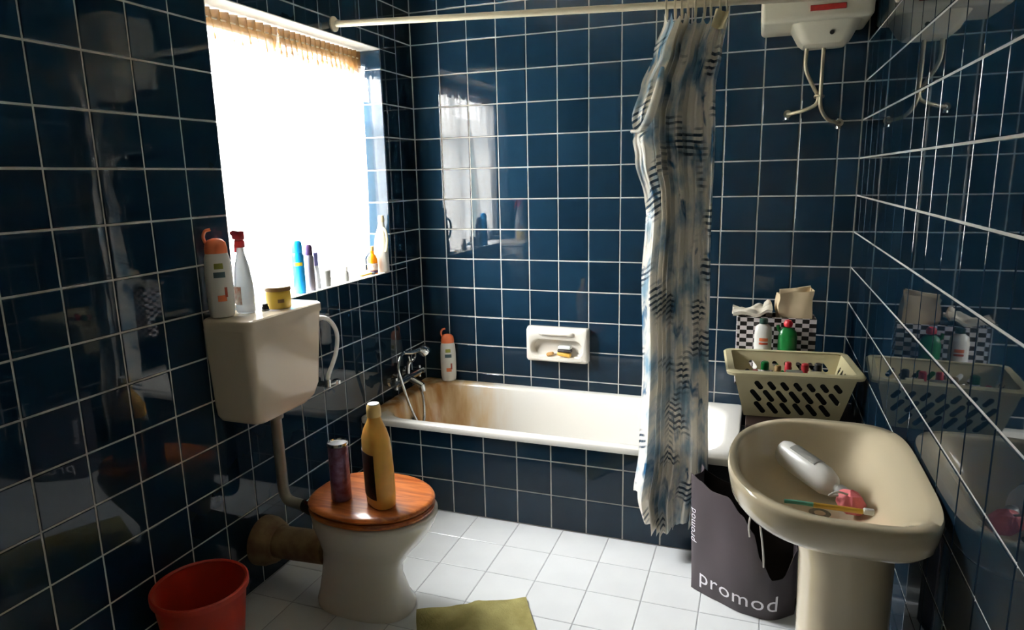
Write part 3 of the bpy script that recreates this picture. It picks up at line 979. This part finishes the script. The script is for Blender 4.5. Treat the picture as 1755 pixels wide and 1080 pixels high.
part(ab, 'base_band', shell([(.0247, .004), (.0247, .016)], -2.0, .4, 14), PURPLEC)
rz_ = thing('razor', 'thin olive razor lying on the sill beside the amber bottle', 'razor', (-0.03, -0.475, SZ))
part(rz_, 'razor_handle', tube([(-.005, -.055, .005), (0, 0, .006), (0, .03, .007)], .005, 10, 6), OCHRE)
part(rz_, 'razor_head', box(-.018, .018, .03, .042, .001, .012, .003, 1), DARK)
# tall white jug bottle with handle against the window jamb
jb = thing('cleaner_bottle', 'tall white cleaning bottle with handle beside the window jamb', 'bottle', (-0.031, -0.341, SZ))
part(jb, 'bottle_body', loft([zl(ell(0, 0, .030, .026, 28, 2.4), 0), zl(ell(0, 0, .034, .030, 28, 2.4), .004), zl(ell(0, 0, .034, .030, 28, 2.4), .12), zl(ell(.004, -.002, .028, .027, 28, 2.3), .17), zl(ell(.01, -.004, .018, .018, 28), .215), zl(ell(.012, -.005, .013, .013, 28), .24)]), WHITEP)
part(jb, 'cap', lathe([(.0155, .2405), (.0155, .262), (.012, .272)], 20, 1, 1, (.012, -.005, 0)), CREAMP)
part(jb, 'handle', tube([(.020, -.012, .215), (.040, -.018, .20), (.046, -.018, .165), (.040, -.016, .12), (.030, -.014, .10)], .006, 10, 8), CREAMP)

# ------------------------------------------------------------------ things on the toilet lid
LZ = 0.4245
pc = thing('aerosol_can', 'purple printed aerosol can with silver top on the toilet lid', 'can', (0.408, -1.418, LZ))
part(pc, 'can_body', lathe([(.030, 0), (.0335, .005), (.0335, .182), (.031, .190)], 36), PURPCAN)
part(pc, 'can_top', lathe([(.0325, .1905), (.0345, .193), (.0345, .200), (.033, .203), (.031, .199), (.005, .199)], 36), SILVER, 'silver rimmed top')
bl = thing('bleach_bottle', 'tall amber cleaner bottle with black label on the toilet lid', 'bottle', (0.553, -1.405, LZ), -0.62)
BS = [(.056, .036, 0, 0), (.061, .041, 0, .006), (.063, .043, -.001, .06), (.063, .043, -.005, .13), (.063, .042, -.011, .19), (.060, .040, -.014, .225), (.044, .034, -.015, .255), (.025, .024, -.015, .282), (.0195, .0195, -.015, .298)]
def bsec(hx, hy, cx, z, off=0.0, a0=0.0, a1=2 * PI, n=40, close=True):
    out = []
    m = n if close else n + 1
    for k in range(m):
        a = a0 + (a1 - a0) * k / n
        c, s = math.cos(a), math.sin(a)
        p = 2.4
        out.append((cx + (hx + off) * math.copysign(abs(c) ** (2 / p), c), (hy + off) * math.copysign(abs(s) ** (2 / p), s), z))
    return out
part(bl, 'bottle_body', loft([bsec(*s) for s in BS]), AMBERP, angle=60)
part(bl, 'cap', lathe([(.0215, .2985), (.0235, .300), (.0235, .322), (.0215, .336), (.019, .339)], 28, 1, 1, (-.015, 0, 0)), AMBERCAP, 'pale yellow screw cap')
part(bl, 'cap_top', lathe([(.0188, .3392), (.0188, .342), (.016, .343)], 24, 1, 1, (-.015, 0, 0)), WHITEP)
lab = []
for s in [(.0625, .0425, -.0005, .035), (.063, .043, -.003, .09), (.063, .043, -.0058, .14), (.063, .042, -.0105, .185)]:
    o_ = bsec(*s, 0.0014, 3.9, 5.45, 16, False)
    i_ = bsec(*s, .0003, 3.9, 5.45, 16, False)
    lab.append(o_ + list(reversed(i_)))
part(bl, 'label', loft(lab), BLACKLBL, 'black printed label')

# ------------------------------------------------------------------ bucket and mat
bk = thing('bucket', 'red plastic bucket on the floor beside the toilet', 'bucket', (0.150, -1.80, 0))
part(bk, 'bucket_body', lathe([(.095, 0.001), (.100, .004), (.132, .285), (.128, .285), (.097, .008)], 44), BUCKETM)
part(bk, 'bucket_rim', lathe([(.1325, .270), (.139, .272), (.139, .288), (.134, .292), (.128, .288)], 44, cap0=False, cap1=False), BUCKETM)
mt = []
a = math.radians(28.6)
NX, NY = 30, 50
mv, mf = [], []
for j in range(NY + 1):
    for i in range(NX + 1):
        u, w = i / NX * .385, -j / NY * .6
        x, y = u * math.cos(a) - w * math.sin(a), u * math.sin(a) + w * math.cos(a)
        mv.append((x + .006 * noise.noise(Vector((u * 9, w * 9, 3))), y + .006 * noise.noise(Vector((u * 9, w * 9, 8))), .008 + .006 * (noise.noise(Vector((u * 14, w * 10, 0))) + .5) + .010 * math.exp(-((u - .21 - .3 * w) / .02) ** 2)))
for j in range(NY):
    for i in range(NX):
        q = j * (NX + 1) + i
        mf.append((q, q + NX + 1, q + NX + 2, q + 1))
nb = len(mv)
mv += [(x, y, 0.0008) for x, y, z in mv]
per = [i for i in range(NX + 1)] + [j * (NX + 1) + NX for j in range(1, NY + 1)] + [NY * (NX + 1) + i for i in range(NX - 1, -1, -1)] + [j * (NX + 1) for j in range(NY - 1, 0, -1)]
for p, q in zip(per, per[1:] + per[:1]):
    mf.append((p, q, q + nb, p + nb))
single('bath_mat', (mv, mf), MATM, 'khaki bath mat lying askew on the floor before the toilet', 'mat', (0.632, -1.352, 0), angle=60)

# ------------------------------------------------------------------ water heater
wh = thing('water_heater', 'small boxy cream water heater high on the back wall', 'water heater', (1.84, -0.15, 1.93))
part(wh, 'heater_body', box(1.652, 2.040, -.30, -.002, 2.020, 2.400, .018, 4), HEATM, world=True)
part(wh, 'bottom_cover', loft([zl(rrect(1.885, -.16, .075, .075, .03, 5), 1.946), zl(rrect(1.885, -.16, .092, .092, .035, 5), 1.962), zl(rrect(1.885, -.155, .120, .125, .04, 5), 2.0195)]), HEATM, world=True)
part(wh, 'thermostat_knob', cyl((1.905, -.268, 1.978), (1.905, -.252, 1.980), .008), DARK, world=True)
part(wh, 'badge', box(1.823, 1.945, -.3045, -.3005, 2.051, 2.071, .001, 1), REDB, 'dark red badge', world=True)
h1 = thing('heater_hose', 'braided water hose curling from the heater to the wall stub', 'hose', (1.83, -0.09, 1.70))
part(h1, 'hose', tube([(1.827, -.13, 1.953), (1.829, -.125, 1.87), (1.862, -.11, 1.80), (1.882, -.098, 1.763), (1.872, -.09, 1.733), (1.828, -.075, 1.715), (1.785, -.045, 1.708), (1.772, -.022, 1.708)], .0075, 12, 8), HOSE, world=True)
part(h1, 'wall_stub', join(cyl((1.772, -.0005, 1.708), (1.772, -.03, 1.708), .016), cyl((1.772, -.018, 1.685), (1.772, -.018, 1.722), .011)), CHROME, world=True)
h2 = thing('heater_hose', 'braided water hose dropping straight from the heater', 'hose', (1.90, -0.09, 1.66))
part(h2, 'hose', tube([(1.888, -.13, 1.945), (1.888, -.128, 1.85), (1.889, -.12, 1.78), (1.893, -.112, 1.72), (1.92, -.09, 1.678), (1.955, -.06, 1.665), (1.972, -.025, 1.664)], .0075, 12, 8), HOSE, world=True)
part(h2, 'wall_stub', join(cyl((1.972, -.0005, 1.664), (1.972, -.03, 1.664), .016), cyl((1.972, -.018, 1.64), (1.972, -.018, 1.68), .011)), CHROME, world=True)
single('hose_tie', tube([(1.885 + .016 * math.cos(t), -.103 + .018 * math.sin(t), 1.765 + .004 * math.sin(2 * t)) for t in [2 * PI * q / 16 for q in range(17)]], .0045, 8), HOSE, 'tie where the two heater hoses cross', 'tie')

# ------------------------------------------------------------------ bench with basket and boxes
bn = thing('bench', 'dark wooden bench under the laundry basket behind the basin', 'bench', (1.85, -0.45, 0))
part(bn, 'bench_top', box(1.672, 2.040, -.79, -.11, .570, .599, .004, 2), WOODBENCH, world=True)
for x in (1.70, 2.01):
    for y in (-.75, -.15):
        part(bn, 'leg', box(x - .022, x + .022, y - .022, y + .022, .0005, .5695, .003, 1), WOODBENCH, world=True)
for y in (-.75, -.15):
    part(bn, 'rail', box(1.723, 1.987, y - .01, y + .01, .48, .5695, .002, 1), WOODBENCH, world=True)

BR = math.radians(5.0)
bask = thing('laundry_basket', 'beige slotted plastic basket full of toiletries behind the basin', 'basket', (1.815, -0.565, 0.600), BR)
BLX, BLY, BH = .205, .150, .178         # half length and depth at the top, height
bx, by = .160, .115                     # half sizes at the foot
def slot_wall(W0, W1, Hh, rows, name, place):
    """a flat wall with real slanted slots: outer trapezoid, holes cut by curve fill."""
    cu = bpy.data.curves.new('slots', 'CURVE')
    cu.dimensions = '2D'
    cu.fill_mode = 'BOTH'
    cu.extrude = 0.0014
    def spl(pts):
        s = cu.splines.new('POLY')
        s.points.add(len(pts) - 1)
        for p, q in zip(s.points, pts):
            p.co = (q[0], q[1], 0, 1)
        s.use_cyclic_u = True
    spl([(-W0, 0), (W0, 0), (W1, Hh), (-W1, Hh)])
    for zc, hl, r, off in rows:
        wx = W0 + (W1 - W0) * zc / Hh
        n = int((2 * wx - .05) / .0435)
        for k in range(n):
            cx = (k - (n - 1) / 2) * .0435 + off
            ax, az = -.0115 * hl, .0145 * hl
            pts = []
            L_ = math.hypot(ax, az)
            d = (ax / L_, az / L_)
            a0 = math.atan2(d[1], d[0])
            for q in range(9):
                t = a0 - H + PI * q / 8
                pts.append((cx + ax + r * math.cos(t), zc + az + r * math.sin(t)))
            for q in range(9):
                t = a0 + H + PI * q / 8
                pts.append((cx - ax + r * math.cos(t), zc - az + r * math.sin(t)))
            spl(pts)
    ob = bpy.data.objects.new('slots', cu)
    col.objects.link(ob)
    dg = bpy.context.evaluated_depsgraph_get()
    me = bpy.data.meshes.new_from_object(ob.evaluated_get(dg))
    g = ([tuple(place(v.co)) for v in me.vertices], [tuple(p.vertices) for p in me.polygons])
    bpy.data.objects.remove(ob)
    bpy.data.curves.remove(cu)
    bpy.data.meshes.remove(me)
    part(bask, name, g, BASKETP, smooth=False)
ROWS = [(.036, 1.05, .0088, 0.0), (.083, 1.05, .0088, .006), (.124, .6, .0088, .014)]
def along(sgn):
    return lambda c: Vector((c.x, sgn * (by + (BLY - by) * c.y / BH) + c.z * sgn, c.y))
def across(sgn):
    return lambda c: Vector((sgn * (bx + (BLX - bx) * c.y / BH) + c.z * sgn, c.x, c.y))
slot_wall(bx, BLX, BH, ROWS, 'slotted_side', along(-1))
slot_wall(bx, BLX, BH, ROWS, 'slotted_side', along(1))
slot_wall(by, BLY, BH, ROWS, 'slotted_side', across(-1))
slot_wall(by, BLY, BH, ROWS, 'slotted_side', across(1))
part(bask, 'basket_floor', box(-bx, bx, -by, by, 0.0005, .003), BASKETP, smooth=False)
rimA = [zl(rrect(0, 0, BLX - .002, BLY - .002, .02, 5), BH - .004), zl(rrect(0, 0, BLX + .022, BLY + .020, .03, 5), BH - .014), zl(rrect(0, 0, BLX + .025, BLY + .023, .032, 5), BH - .004), zl(rrect(0, 0, BLX + .018, BLY + .016, .03, 5), BH + .002), zl(rrect(0, 0, BLX - .004, BLY - .004, .02, 5), BH + .001)]
part(bask, 'basket_rim', loft(rimA, False, False), BASKETP)

# added dark sheet along the front: stands in for shade seen through the slots
dc = thing('slot_shade', 'added dark sheet standing in for shade inside the slotted basket front', 'cloth', (1.815, -0.565, 0.604), BR)
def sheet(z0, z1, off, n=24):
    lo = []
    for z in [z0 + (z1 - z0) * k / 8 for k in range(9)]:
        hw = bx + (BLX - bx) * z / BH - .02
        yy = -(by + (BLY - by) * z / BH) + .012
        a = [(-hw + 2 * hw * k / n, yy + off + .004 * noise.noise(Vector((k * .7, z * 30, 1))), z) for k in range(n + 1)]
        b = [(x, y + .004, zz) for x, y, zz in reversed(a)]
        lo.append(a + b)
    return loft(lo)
part(dc, 'shade_sheet', sheet(.004, .138, .0), DARKFILL, angle=60)
part(dc, 'shade_sheet_edge', tube([(-.15, -.118, .141), (-.05, -.117, .144), (.06, -.119, .141), (.15, -.117, .143)], .006, 10, 6), DARKFILL)
def on_basket(x, y, z):
    return (1.815 + x * math.cos(BR) - y * math.sin(BR), -0.565 + x * math.sin(BR) + y * math.cos(BR), 0.604 + z)
def small_bottle(name, label, x, y, r, h, bm_, cm, caph, z=0.0):
    t = thing(name, label, 'bottle', on_basket(x, y, z), 0, 'toiletries in the basket')
    part(t, 'bottle_body', lathe([(r * .9, 0), (r, .004), (r, h * .75 - caph * .5), (r * .5, h - caph)], 22), bm_)
    part(t, 'cap', lathe([(r * .6, h - caph + .0004), (r * .6, h - .004), (r * .45, h)], 18), cm)
    return t
small_bottle('shampoo_bottle', 'white bottle with green and red cap inside the basket', -.09, -.05, .024, .185, WHITEP, GREENP, .03)
small_bottle('nail_polish_bottle', 'small bottle with bright red cap inside the basket', .0, .03, .020, .165, CREAMP, REDP, .045)
small_bottle('lotion_flask', 'cream flask with dull red cap inside the basket', .055, .0, .022, .170, PAPER, REDCAP, .04)
small_bottle('perfume_bottle', 'grey bottle with black cap inside the basket', .105, .03, .022, .165, GREYP, DARK, .05)
small_bottle('cream_flask', 'cream flask with brown cap inside the basket', -.04, -.005, .020, .160, CREAMP, BROWNLID, .04)
small_bottle('red_flask', 'short red flask at the front corner inside the basket', -.125, -.075, .017, .160, REDCAP, REDP, .03)
for k, (x, y, lbl) in enumerate(((.01, -.07, 'dark cosmetics case at the middle of the basket'), (.085, -.075, 'dark cosmetics case nearer the wall in the basket'))):
    t = thing('cosmetics_case', lbl, 'case', on_basket(x, y, 0), BR, 'cosmetics cases in the basket')
    part(t, 'case_base', box(-.028, .028, -.022, .022, 0, .145, .004, 2), PURPLEC)
    part(t, 'case_lid', box(-.029, .029, -.023, .023, .1455, .158, .004, 2), CREAMP if k else GREYP)

cb = thing('checkered_box', 'black and white checkered box standing behind the basket', 'box', (1.765, -0.255, 0.600), 0.06)
bw, bd, bh, th = .150, .060, .292, .004
part(cb, 'box_panel', join(box(-bw, bw, -bd, -bd + th, .0005, bh), box(-bw, bw, bd - th, bd, .0005, bh), box(-bw, -bw + th, -bd + th, bd - th, .0005, bh), box(bw - th, bw, -bd + th, bd - th, .0005, bh)), CHECK, smooth=False)
part(cb, 'box_floor', box(-bw + th, bw - th, -bd + th, bd - th, .0005, .006), CHECK, smooth=False)
# crumpled cream paper bag standing in the box, a white cloth over its other corner
def crumple(g, amp, fr, sd_):
    return [(p[0] + amp * noise.noise(Vector(p) * fr + Vector((sd_, 0, 0))), p[1] + amp * noise.noise(Vector(p) * fr + Vector((0, sd_, 9))), p[2] + .6 * amp * noise.noise(Vector(p) * fr + Vector((5, 0, sd_)))) for p in g[0]], g[1]
pb = thing('paper_bag', 'crumpled cream paper bag sticking out of the checkered box', 'paper bag', (1.835, -0.250, 0.607), 0.06)
def lp(hx, hy, z, n=9, tilt=0.0):
    pts = []
    for k in range(n):
        pts.append((-hx + 2 * hx * k / (n - 1), -hy))
    for k in range(n):
        pts.append((hx - 2 * hx * k / (n - 1), hy))
    return [(x, y, z + tilt * x) for x, y in pts]
part(pb, 'bag_outside', crumple(loft([lp(.064, .040, z, 9, (0.22 if z > .3 else 0)) for z in (.0, .06, .12, .18, .24, .29, .32, .35, .375, .388)], True, False), .016, 17, 2.0), PAPER, angle=22)
part(pb, 'bag_fold', crumple(loft([lp(.056, .006, z, 9, .2) for z in (.33, .36, .385, .398)], True, True), .016, 17, 2.0), PAPER, angle=22)
cl = thing('face_cloth', 'crumpled white cloth laid over the open checkered box', 'cloth', (1.677, -0.258, 0.893), 0.06)
cvx, cfx = [], []
NX, NY = 26, 18
for j in range(NY + 1):
    for i in range(NX + 1):
        x, y = -.080 + .150 * i / NX, -.066 + .132 * j / NY
        z = .012 + .020 * (noise.noise(Vector((x * 22, y * 22, 4))) + .4) + .022 * max(0, i / NX - .3) * (1 - abs(j / NY - .5))
        cvx.append((x + .006 * noise.noise(Vector((x * 30, y * 30, 1))), y, z))
for j in range(NY):
    for i in range(NX):
        q = j * (NX + 1) + i
        cfx.append((q, q + 1, q + NX + 2, q + NX + 1))
n0 = len(cvx)
cvx += [(x, y, z - .012) for x, y, z in cvx]
cfx += [tuple(reversed([i + n0 for i in q])) for q in cfx[:NX * NY]]
per = [i for i in range(NX + 1)] + [j * (NX + 1) + NX for j in range(1, NY + 1)] + [NY * (NX + 1) + i for i in range(NX - 1, -1, -1)] + [j * (NX + 1) for j in range(NY - 1, 0, -1)]
for p, q in zip(per, per[1:] + per[:1]):
    cfx.append((p, q, q + n0, p + n0))
part(cl, 'cloth', (cvx, cfx), CLOTHW, angle=60)
part(cl, 'cloth_corner', crumple(loft([zl(ell(.055, 0, .018 * s, .02 * s, 16), z) for s, z in ((1.2, .020), (1, .035), (.7, .05), (.3, .06))]), .008, 40, 3), CLOTHW)
wb = thing('talc_bottle', 'white bottle with dark green cap between basket and checkered box', 'bottle', (1.720, -0.354, 0.600))
part(wb, 'bottle_body', lathe([(.030, 0), (.0335, .005), (.0335, .235), (.030, .262), (.014, .275)], 30, 1, .62), WHITEP)
part(wb, 'cap', lathe([(.0165, .2755), (.0165, .292), (.012, .296)], 22), DGREEN, 'dark green cap')
part(wb, 'printed_mark', shell([(.0336, .205), (.0336, .218)], -2.0, -1.0, 10, 1, .62), PRINTO)
part(wb, 'printed_line', shell([(.0336, .192), (.0336, .200)], -2.0, -1.0, 10, 1, .62), PRINTR)
gt = thing('toy_bottle', 'squat green bottle with red knob behind the basket', 'bottle', (1.812, -0.350, 0.600))
part(gt, 'bottle_body', lathe([(.030, 0), (.034, .004), (.036, .225), (.030, .25), (.016, .262)], 30, 1, .56), GREENP)
part(gt, 'knob', lathe([(.008, .2625), (.016, .268), (.018, .280), (.012, .291), (.003, .294)], 22), REDP, 'round red knob')
part(gt, 'spout', tube([(-.020, 0, .235), (-.034, 0, .255), (-.038, 0, .27)], .007, 12, 6), GREENP)

# ------------------------------------------------------------------ carrier bag
bg = thing('carrier_bag', 'dark grey paper carrier bag with white lettering under the basin', 'bag', (1.67, -0.88, 0))
BASE = [Vector((1.517, -0.908, 0)), Vector((1.600, -0.950, 0)), Vector((1.690, -0.992, 0)), Vector((1.752, -1.010, 0)), Vector((1.800, -1.000, 0)), Vector((1.860, -0.960, 0))]
_bc = catmull(BASE, 10)
_bl = [0.0]
for p_, q_ in zip(_bc, _bc[1:]):
    _bl.append(_bl[-1] + (q_ - p_).length)
BW = _bl[-1]
BA, BB = BASE[0], BASE[-1]
bdir = (BB - BA).normalized()
bnrm = Vector((bdir.y, -bdir.x, 0))           # towards the camera
def base_at(u):
    s_ = min(max(u, 0), 1) * BW
    for k in range(len(_bl) - 1):
        if s_ <= _bl[k + 1] + 1e-9:
            t_ = (s_ - _bl[k]) / (_bl[k + 1] - _bl[k])
            d_ = (_bc[k + 1] - _bc[k]).normalized()
            return _bc[k].lerp(_bc[k + 1], t_), Vector((d_.y, -d_.x, 0))
    return _bc[-1], bnrm
def ztop(u):
    return interp([(-0.0, .440), (-.10, .425), (-.22, .405), (-.36, .405), (-.50, .36), (-.60, .315), (-.68, .22), (-.78, .15), (-.86, .15), (-1.0, .24)], -u)
def bulge(u, z):
    e = math.sin(PI * min(max(u, 0), 1)) ** 0.6
    return e * (0.014 + 0.020 * math.sin(PI * min(1, z / .4))) + .013 * noise.noise(Vector((u * 4.0, z * 6, 2.2))) * e - 0.05 * z * (1 - .3 * u) * .35
def bag_pt(u, z, off=0.0):
    lean = Vector((-0.035 * z, 0, 0)) * (1 - u)
    b_, n_ = base_at(u)
    return b_ + bnrm * bulge(u, z) + n_ * off + Vector((0, 0, z)) + lean
def bag_front(off=0.0):
    NU, NV = 44, 30
    v, f = [], []
    for j in range(NV + 1):
        for i in range(NU + 1):
            u = i / NU
            v.append(tuple(bag_pt(u, .001 + (ztop(u) - .001) * j / NV, off)))
    for j in range(NV):
        for i in range(NU):
            q = j * (NU + 1) + i
            f.append((q, q + 1, q + NU + 2, q + NU + 1))
    return v, f, NU, NV
v, f, NU, NV = bag_front(0)
v2, f2, _, _ = bag_front(-0.0018)
n0 = len(v)
ff = f + [tuple(reversed([i + n0 for i in q])) for q in f2]
per = [i for i in range(NU + 1)] + [j * (NU + 1) + NU for j in range(1, NV + 1)] + [NV * (NU + 1) + i for i in range(NU - 1, -1, -1)] + [j * (NU + 1) for j in range(NV - 1, 0, -1)]
for p, q in zip(per, per[1:] + per[:1]):
    ff.append((p, q, q + n0, p + n0))
part(bg, 'front_panel', (v + v2, ff), BAGM, world=True, angle=60)
BD = -0.105
def quad_strip(pts, hts, th_=.0018, m=None):
    v, f = [], []
    dirs = []
    for i in range(len(pts)):
        d = (pts[min(i + 1, len(pts) - 1)] - pts[max(i - 1, 0)]).normalized()
        dirs.append(Vector((-d.y, d.x, 0)))
    for p, h, n in zip(pts, hts, dirs):
        for o_ in (0, th_):
            v += [tuple(p + n * o_ + Vector((0, 0, .001))), tuple(p + n * o_ + Vector((0, 0, h)))]
    for i in range(len(pts) - 1):
        a, b = i * 4, i * 4 + 4
        f += [(a, b, b + 1, a + 1), (a + 2, a + 3, b + 3, b + 2), (a + 1, b + 1, b + 3, a + 3), (a, a + 2, b + 2, b)]
    e = (len(pts) - 1) * 4
    f += [(0, 1, 3, 2), (e, e + 2, e + 3, e + 1)]
    return v, f
PA, PB = BA + bnrm * BD, BB + bnrm * BD
bp_ = [PA + (PB - PA) * t + bnrm * (.012 * math.sin(9 * t)) for t in [k / 12 for k in range(13)]]
part(bg, 'back_panel', quad_strip(bp_, [.425 - .05 * math.sin(PI * k / 12) for k in range(13)]), BAGIN, world=True)
part(bg, 'side_gusset', quad_strip([BA + bnrm * (BD * t) - bdir * (-.018 * math.sin(PI * t)) for t in [k / 6 for k in range(7)]], [.438] * 7), BAGM, world=True)
part(bg, 'side_gusset', quad_strip([BB + bnrm * (BD * t) - bdir * (.018 * math.sin(PI * t)) for t in [k / 6 for k in range(7)]], [.24 + .025 * k for k in range(7)]), BAGM, world=True)
part(bg, 'bag_floor', ([tuple(p + Vector((0, 0, z))) for z in (.0008, .0022) for p in (BA, BB, PB, PA)], [(0, 1, 2, 3), (7, 6, 5, 4), (0, 4, 5, 1), (1, 5, 6, 2), (2, 6, 7, 3), (3, 7, 4, 0)]), BAGIN, world=True, smooth=False)
def hp(u, z, off):
    return tuple(bag_pt(u, z, off))
part(bg, 'cord_handle', tube([hp(.58, .30, .004), hp(.575, .345, .012), hp(.60, .40, .016), hp(.635, .395, .014), hp(.665, .33, .010), hp(.69, .255, .006), hp(.70, .205, .004)], .0032, 8, 8), STRING, world=True)
# lettering on the front: real letter shapes laid on the paper
def lettering(text, size, u0, z0, ang, name, shear=0.0):
    cu = bpy.data.curves.new('letters', 'FONT')
    cu.body = text
    cu.size = size
    cu.fill_mode = 'FRONT'
    cu.resolution_u = 3
    cu.space_character = 1.08
    ob = bpy.data.objects.new('letters', cu)
    col.objects.link(ob)
    dg = bpy.context.evaluated_depsgraph_get()
    me = bpy.data.meshes.new_from_object(ob.evaluated_get(dg))
    bm = bmesh.new()
    bm.from_mesh(me)
    bmesh.ops.triangulate(bm, faces=bm.faces)
    bmesh.ops.subdivide_edges(bm, edges=[e for e in bm.edges if e.calc_length() > size * .12], cuts=2, use_grid_fill=False)
    bmesh.ops.triangulate(bm, faces=bm.faces)
    bm.verts.index_update()
    c, s = math.cos(ang), math.sin(ang)
    vs = []
    for vv in bm.verts:
        x, y = vv.co.x, vv.co.y
        X, Z = x * c - y * s, x * s + y * c
        vs.append(tuple(bag_pt(u0 + X / BW, z0 + Z, .0014)))
    fs = [tuple(q.index for q in fc.verts) for fc in bm.faces]
    bm.free()
    bpy.data.objects.remove(ob)
    bpy.data.curves.remove(cu)
    bpy.data.meshes.remove(me)
    part(bg, name, (vs, fs), INKW, 'white printed lettering', world=True, smooth=False)
lettering('promod', .082, .085, .044, -0.03, 'printed_word')
lettering('promod', .036, .045, .19, H - .03, 'printed_side_word')

# ------------------------------------------------------------------ wash basin
ba = thing('wash_basin', 'cream pedestal wash basin against the tiled side wall', 'basin', (1.86, -1.60, 0))
def D(k, z, dx=0.0, dy=0.0, n=64, back=1.0):
    pts = []
    cx, cy = 1.872 + dx, -1.600 + dy
    for i in range(n):
        a_ = 2 * PI * i / n
        c, s = math.cos(a_), math.sin(a_)
        if c < 0:
            p, hx = 2.25, .228
        else:
            p, hx = 4.5, .186 * back
        pts.append((min(cx + hx * k * math.copysign(abs(c) ** (2 / p), c), XR - .0015), cy + .300 * k * math.copysign(abs(s) ** (2 / p), s), z))
    return pts
loops = [D(.32, .690), D(.50, .694), D(.74, .715), D(.90, .742), D(.965, .762), D(.985, .785), D(1.0, .806), D(.997, .815), D(.985, .820), D(.905, .819, -.002), D(.885, .815, -.004), D(.865, .803, -.006, 0, 64, .86), D(.80, .765, -.012, 0, 64, .78), D(.68, .725, -.018, 0, 64, .74), D(.48, .700, -.02, 0, 64, .74), D(.16, .692, -.02)]
part(ba, 'bowl', loft(loops), PORCB, world=True, angle=60)
part(ba, 'pedestal', loft([zl(ell(1.918, -1.60, .135, .135, 36, 2.6), .0005), zl(ell(1.918, -1.60, .130, .130, 36, 2.6), .03), zl(ell(1.918, -1.60, .105, .110, 36, 2.4), .16), zl(ell(1.915, -1.60, .098, .105, 36, 2.3), .40), zl(ell(1.912, -1.60, .100, .112, 36, 2.2), .60), zl(ell(1.90, -1.60, .110, .125, 36, 2.2), .6945)]), PORCB, world=True, angle=60)
part(ba, 'waste', lathe([(.022, .693), (.024, .6945), (.014, .695), (.010, .6935)], 24, 1, 1, (1.852, -1.60, 0)), CHROME, world=True)
# things lying in the basin
wbt = thing('washing_bottle', 'white squeeze bottle lying on its side in the basin', 'bottle', (1.83, -1.50, .757), 0.0)
bt = lathe([(.008, -.098), (.030, -.094), (.036, -.078), (.037, .0), (.036, .055), (.028, .078), (.013, .090), (.012, .100)], 30, 1, .78)
Mb = Matrix.Rotation(math.radians(-52), 4, 'Z') @ Matrix.Rotation(math.radians(96), 4, 'Y')
part(wbt, 'bottle_body', xf(bt, Mb), WHITEP)
part(wbt, 'printed_patch', xf(shell([(.0372, -.055), (.0372, -.02), (.0368, .03)], 2.5, 3.7, 10, 1, .78), Mb), GREYP)
part(wbt, 'cap', xf(lathe([(.0155, .1005), (.0155, .125), (.012, .129)], 22), Mb), GREYP)
pk = thing('bath_puff', 'pink net sponge beside the white bottle in the basin', 'sponge', (1.912, -1.615, .738))
part(pk, 'puff', crumple(lathe([(.004, -.026), (.020, -.020), (.030, 0), (.022, .020), (.005, .028)], 26), .012, 50, 1.5), PINK, angle=60)
part(pk, 'cord', tube([(-.008, -.010, .022), (-.03, -.012, .026), (-.045, -.004, .012), (-.03, .0, .012), (-.01, .0, .02)], .0025, 8, 6), STRING)
tb = thing('toothbrush', 'teal and ochre toothbrush lying along the basin edge', 'toothbrush', (1.84, -1.792, .800))
part(tb, 'brush_handle', tube([(-.075, .006, .001), (-.05, .004, .003), (-.02, 0, .004)], .0045, 10, 5), TEALP)
part(tb, 'brush_grip', tube([(-.02, 0, .004), (.03, -.003, .005), (.07, -.006, .006)], .0055, 10, 5), OCHRE)
part(tb, 'bristles', box(.07, .09, -.012, -.002, .002, .014, .002, 1), WHITEP)
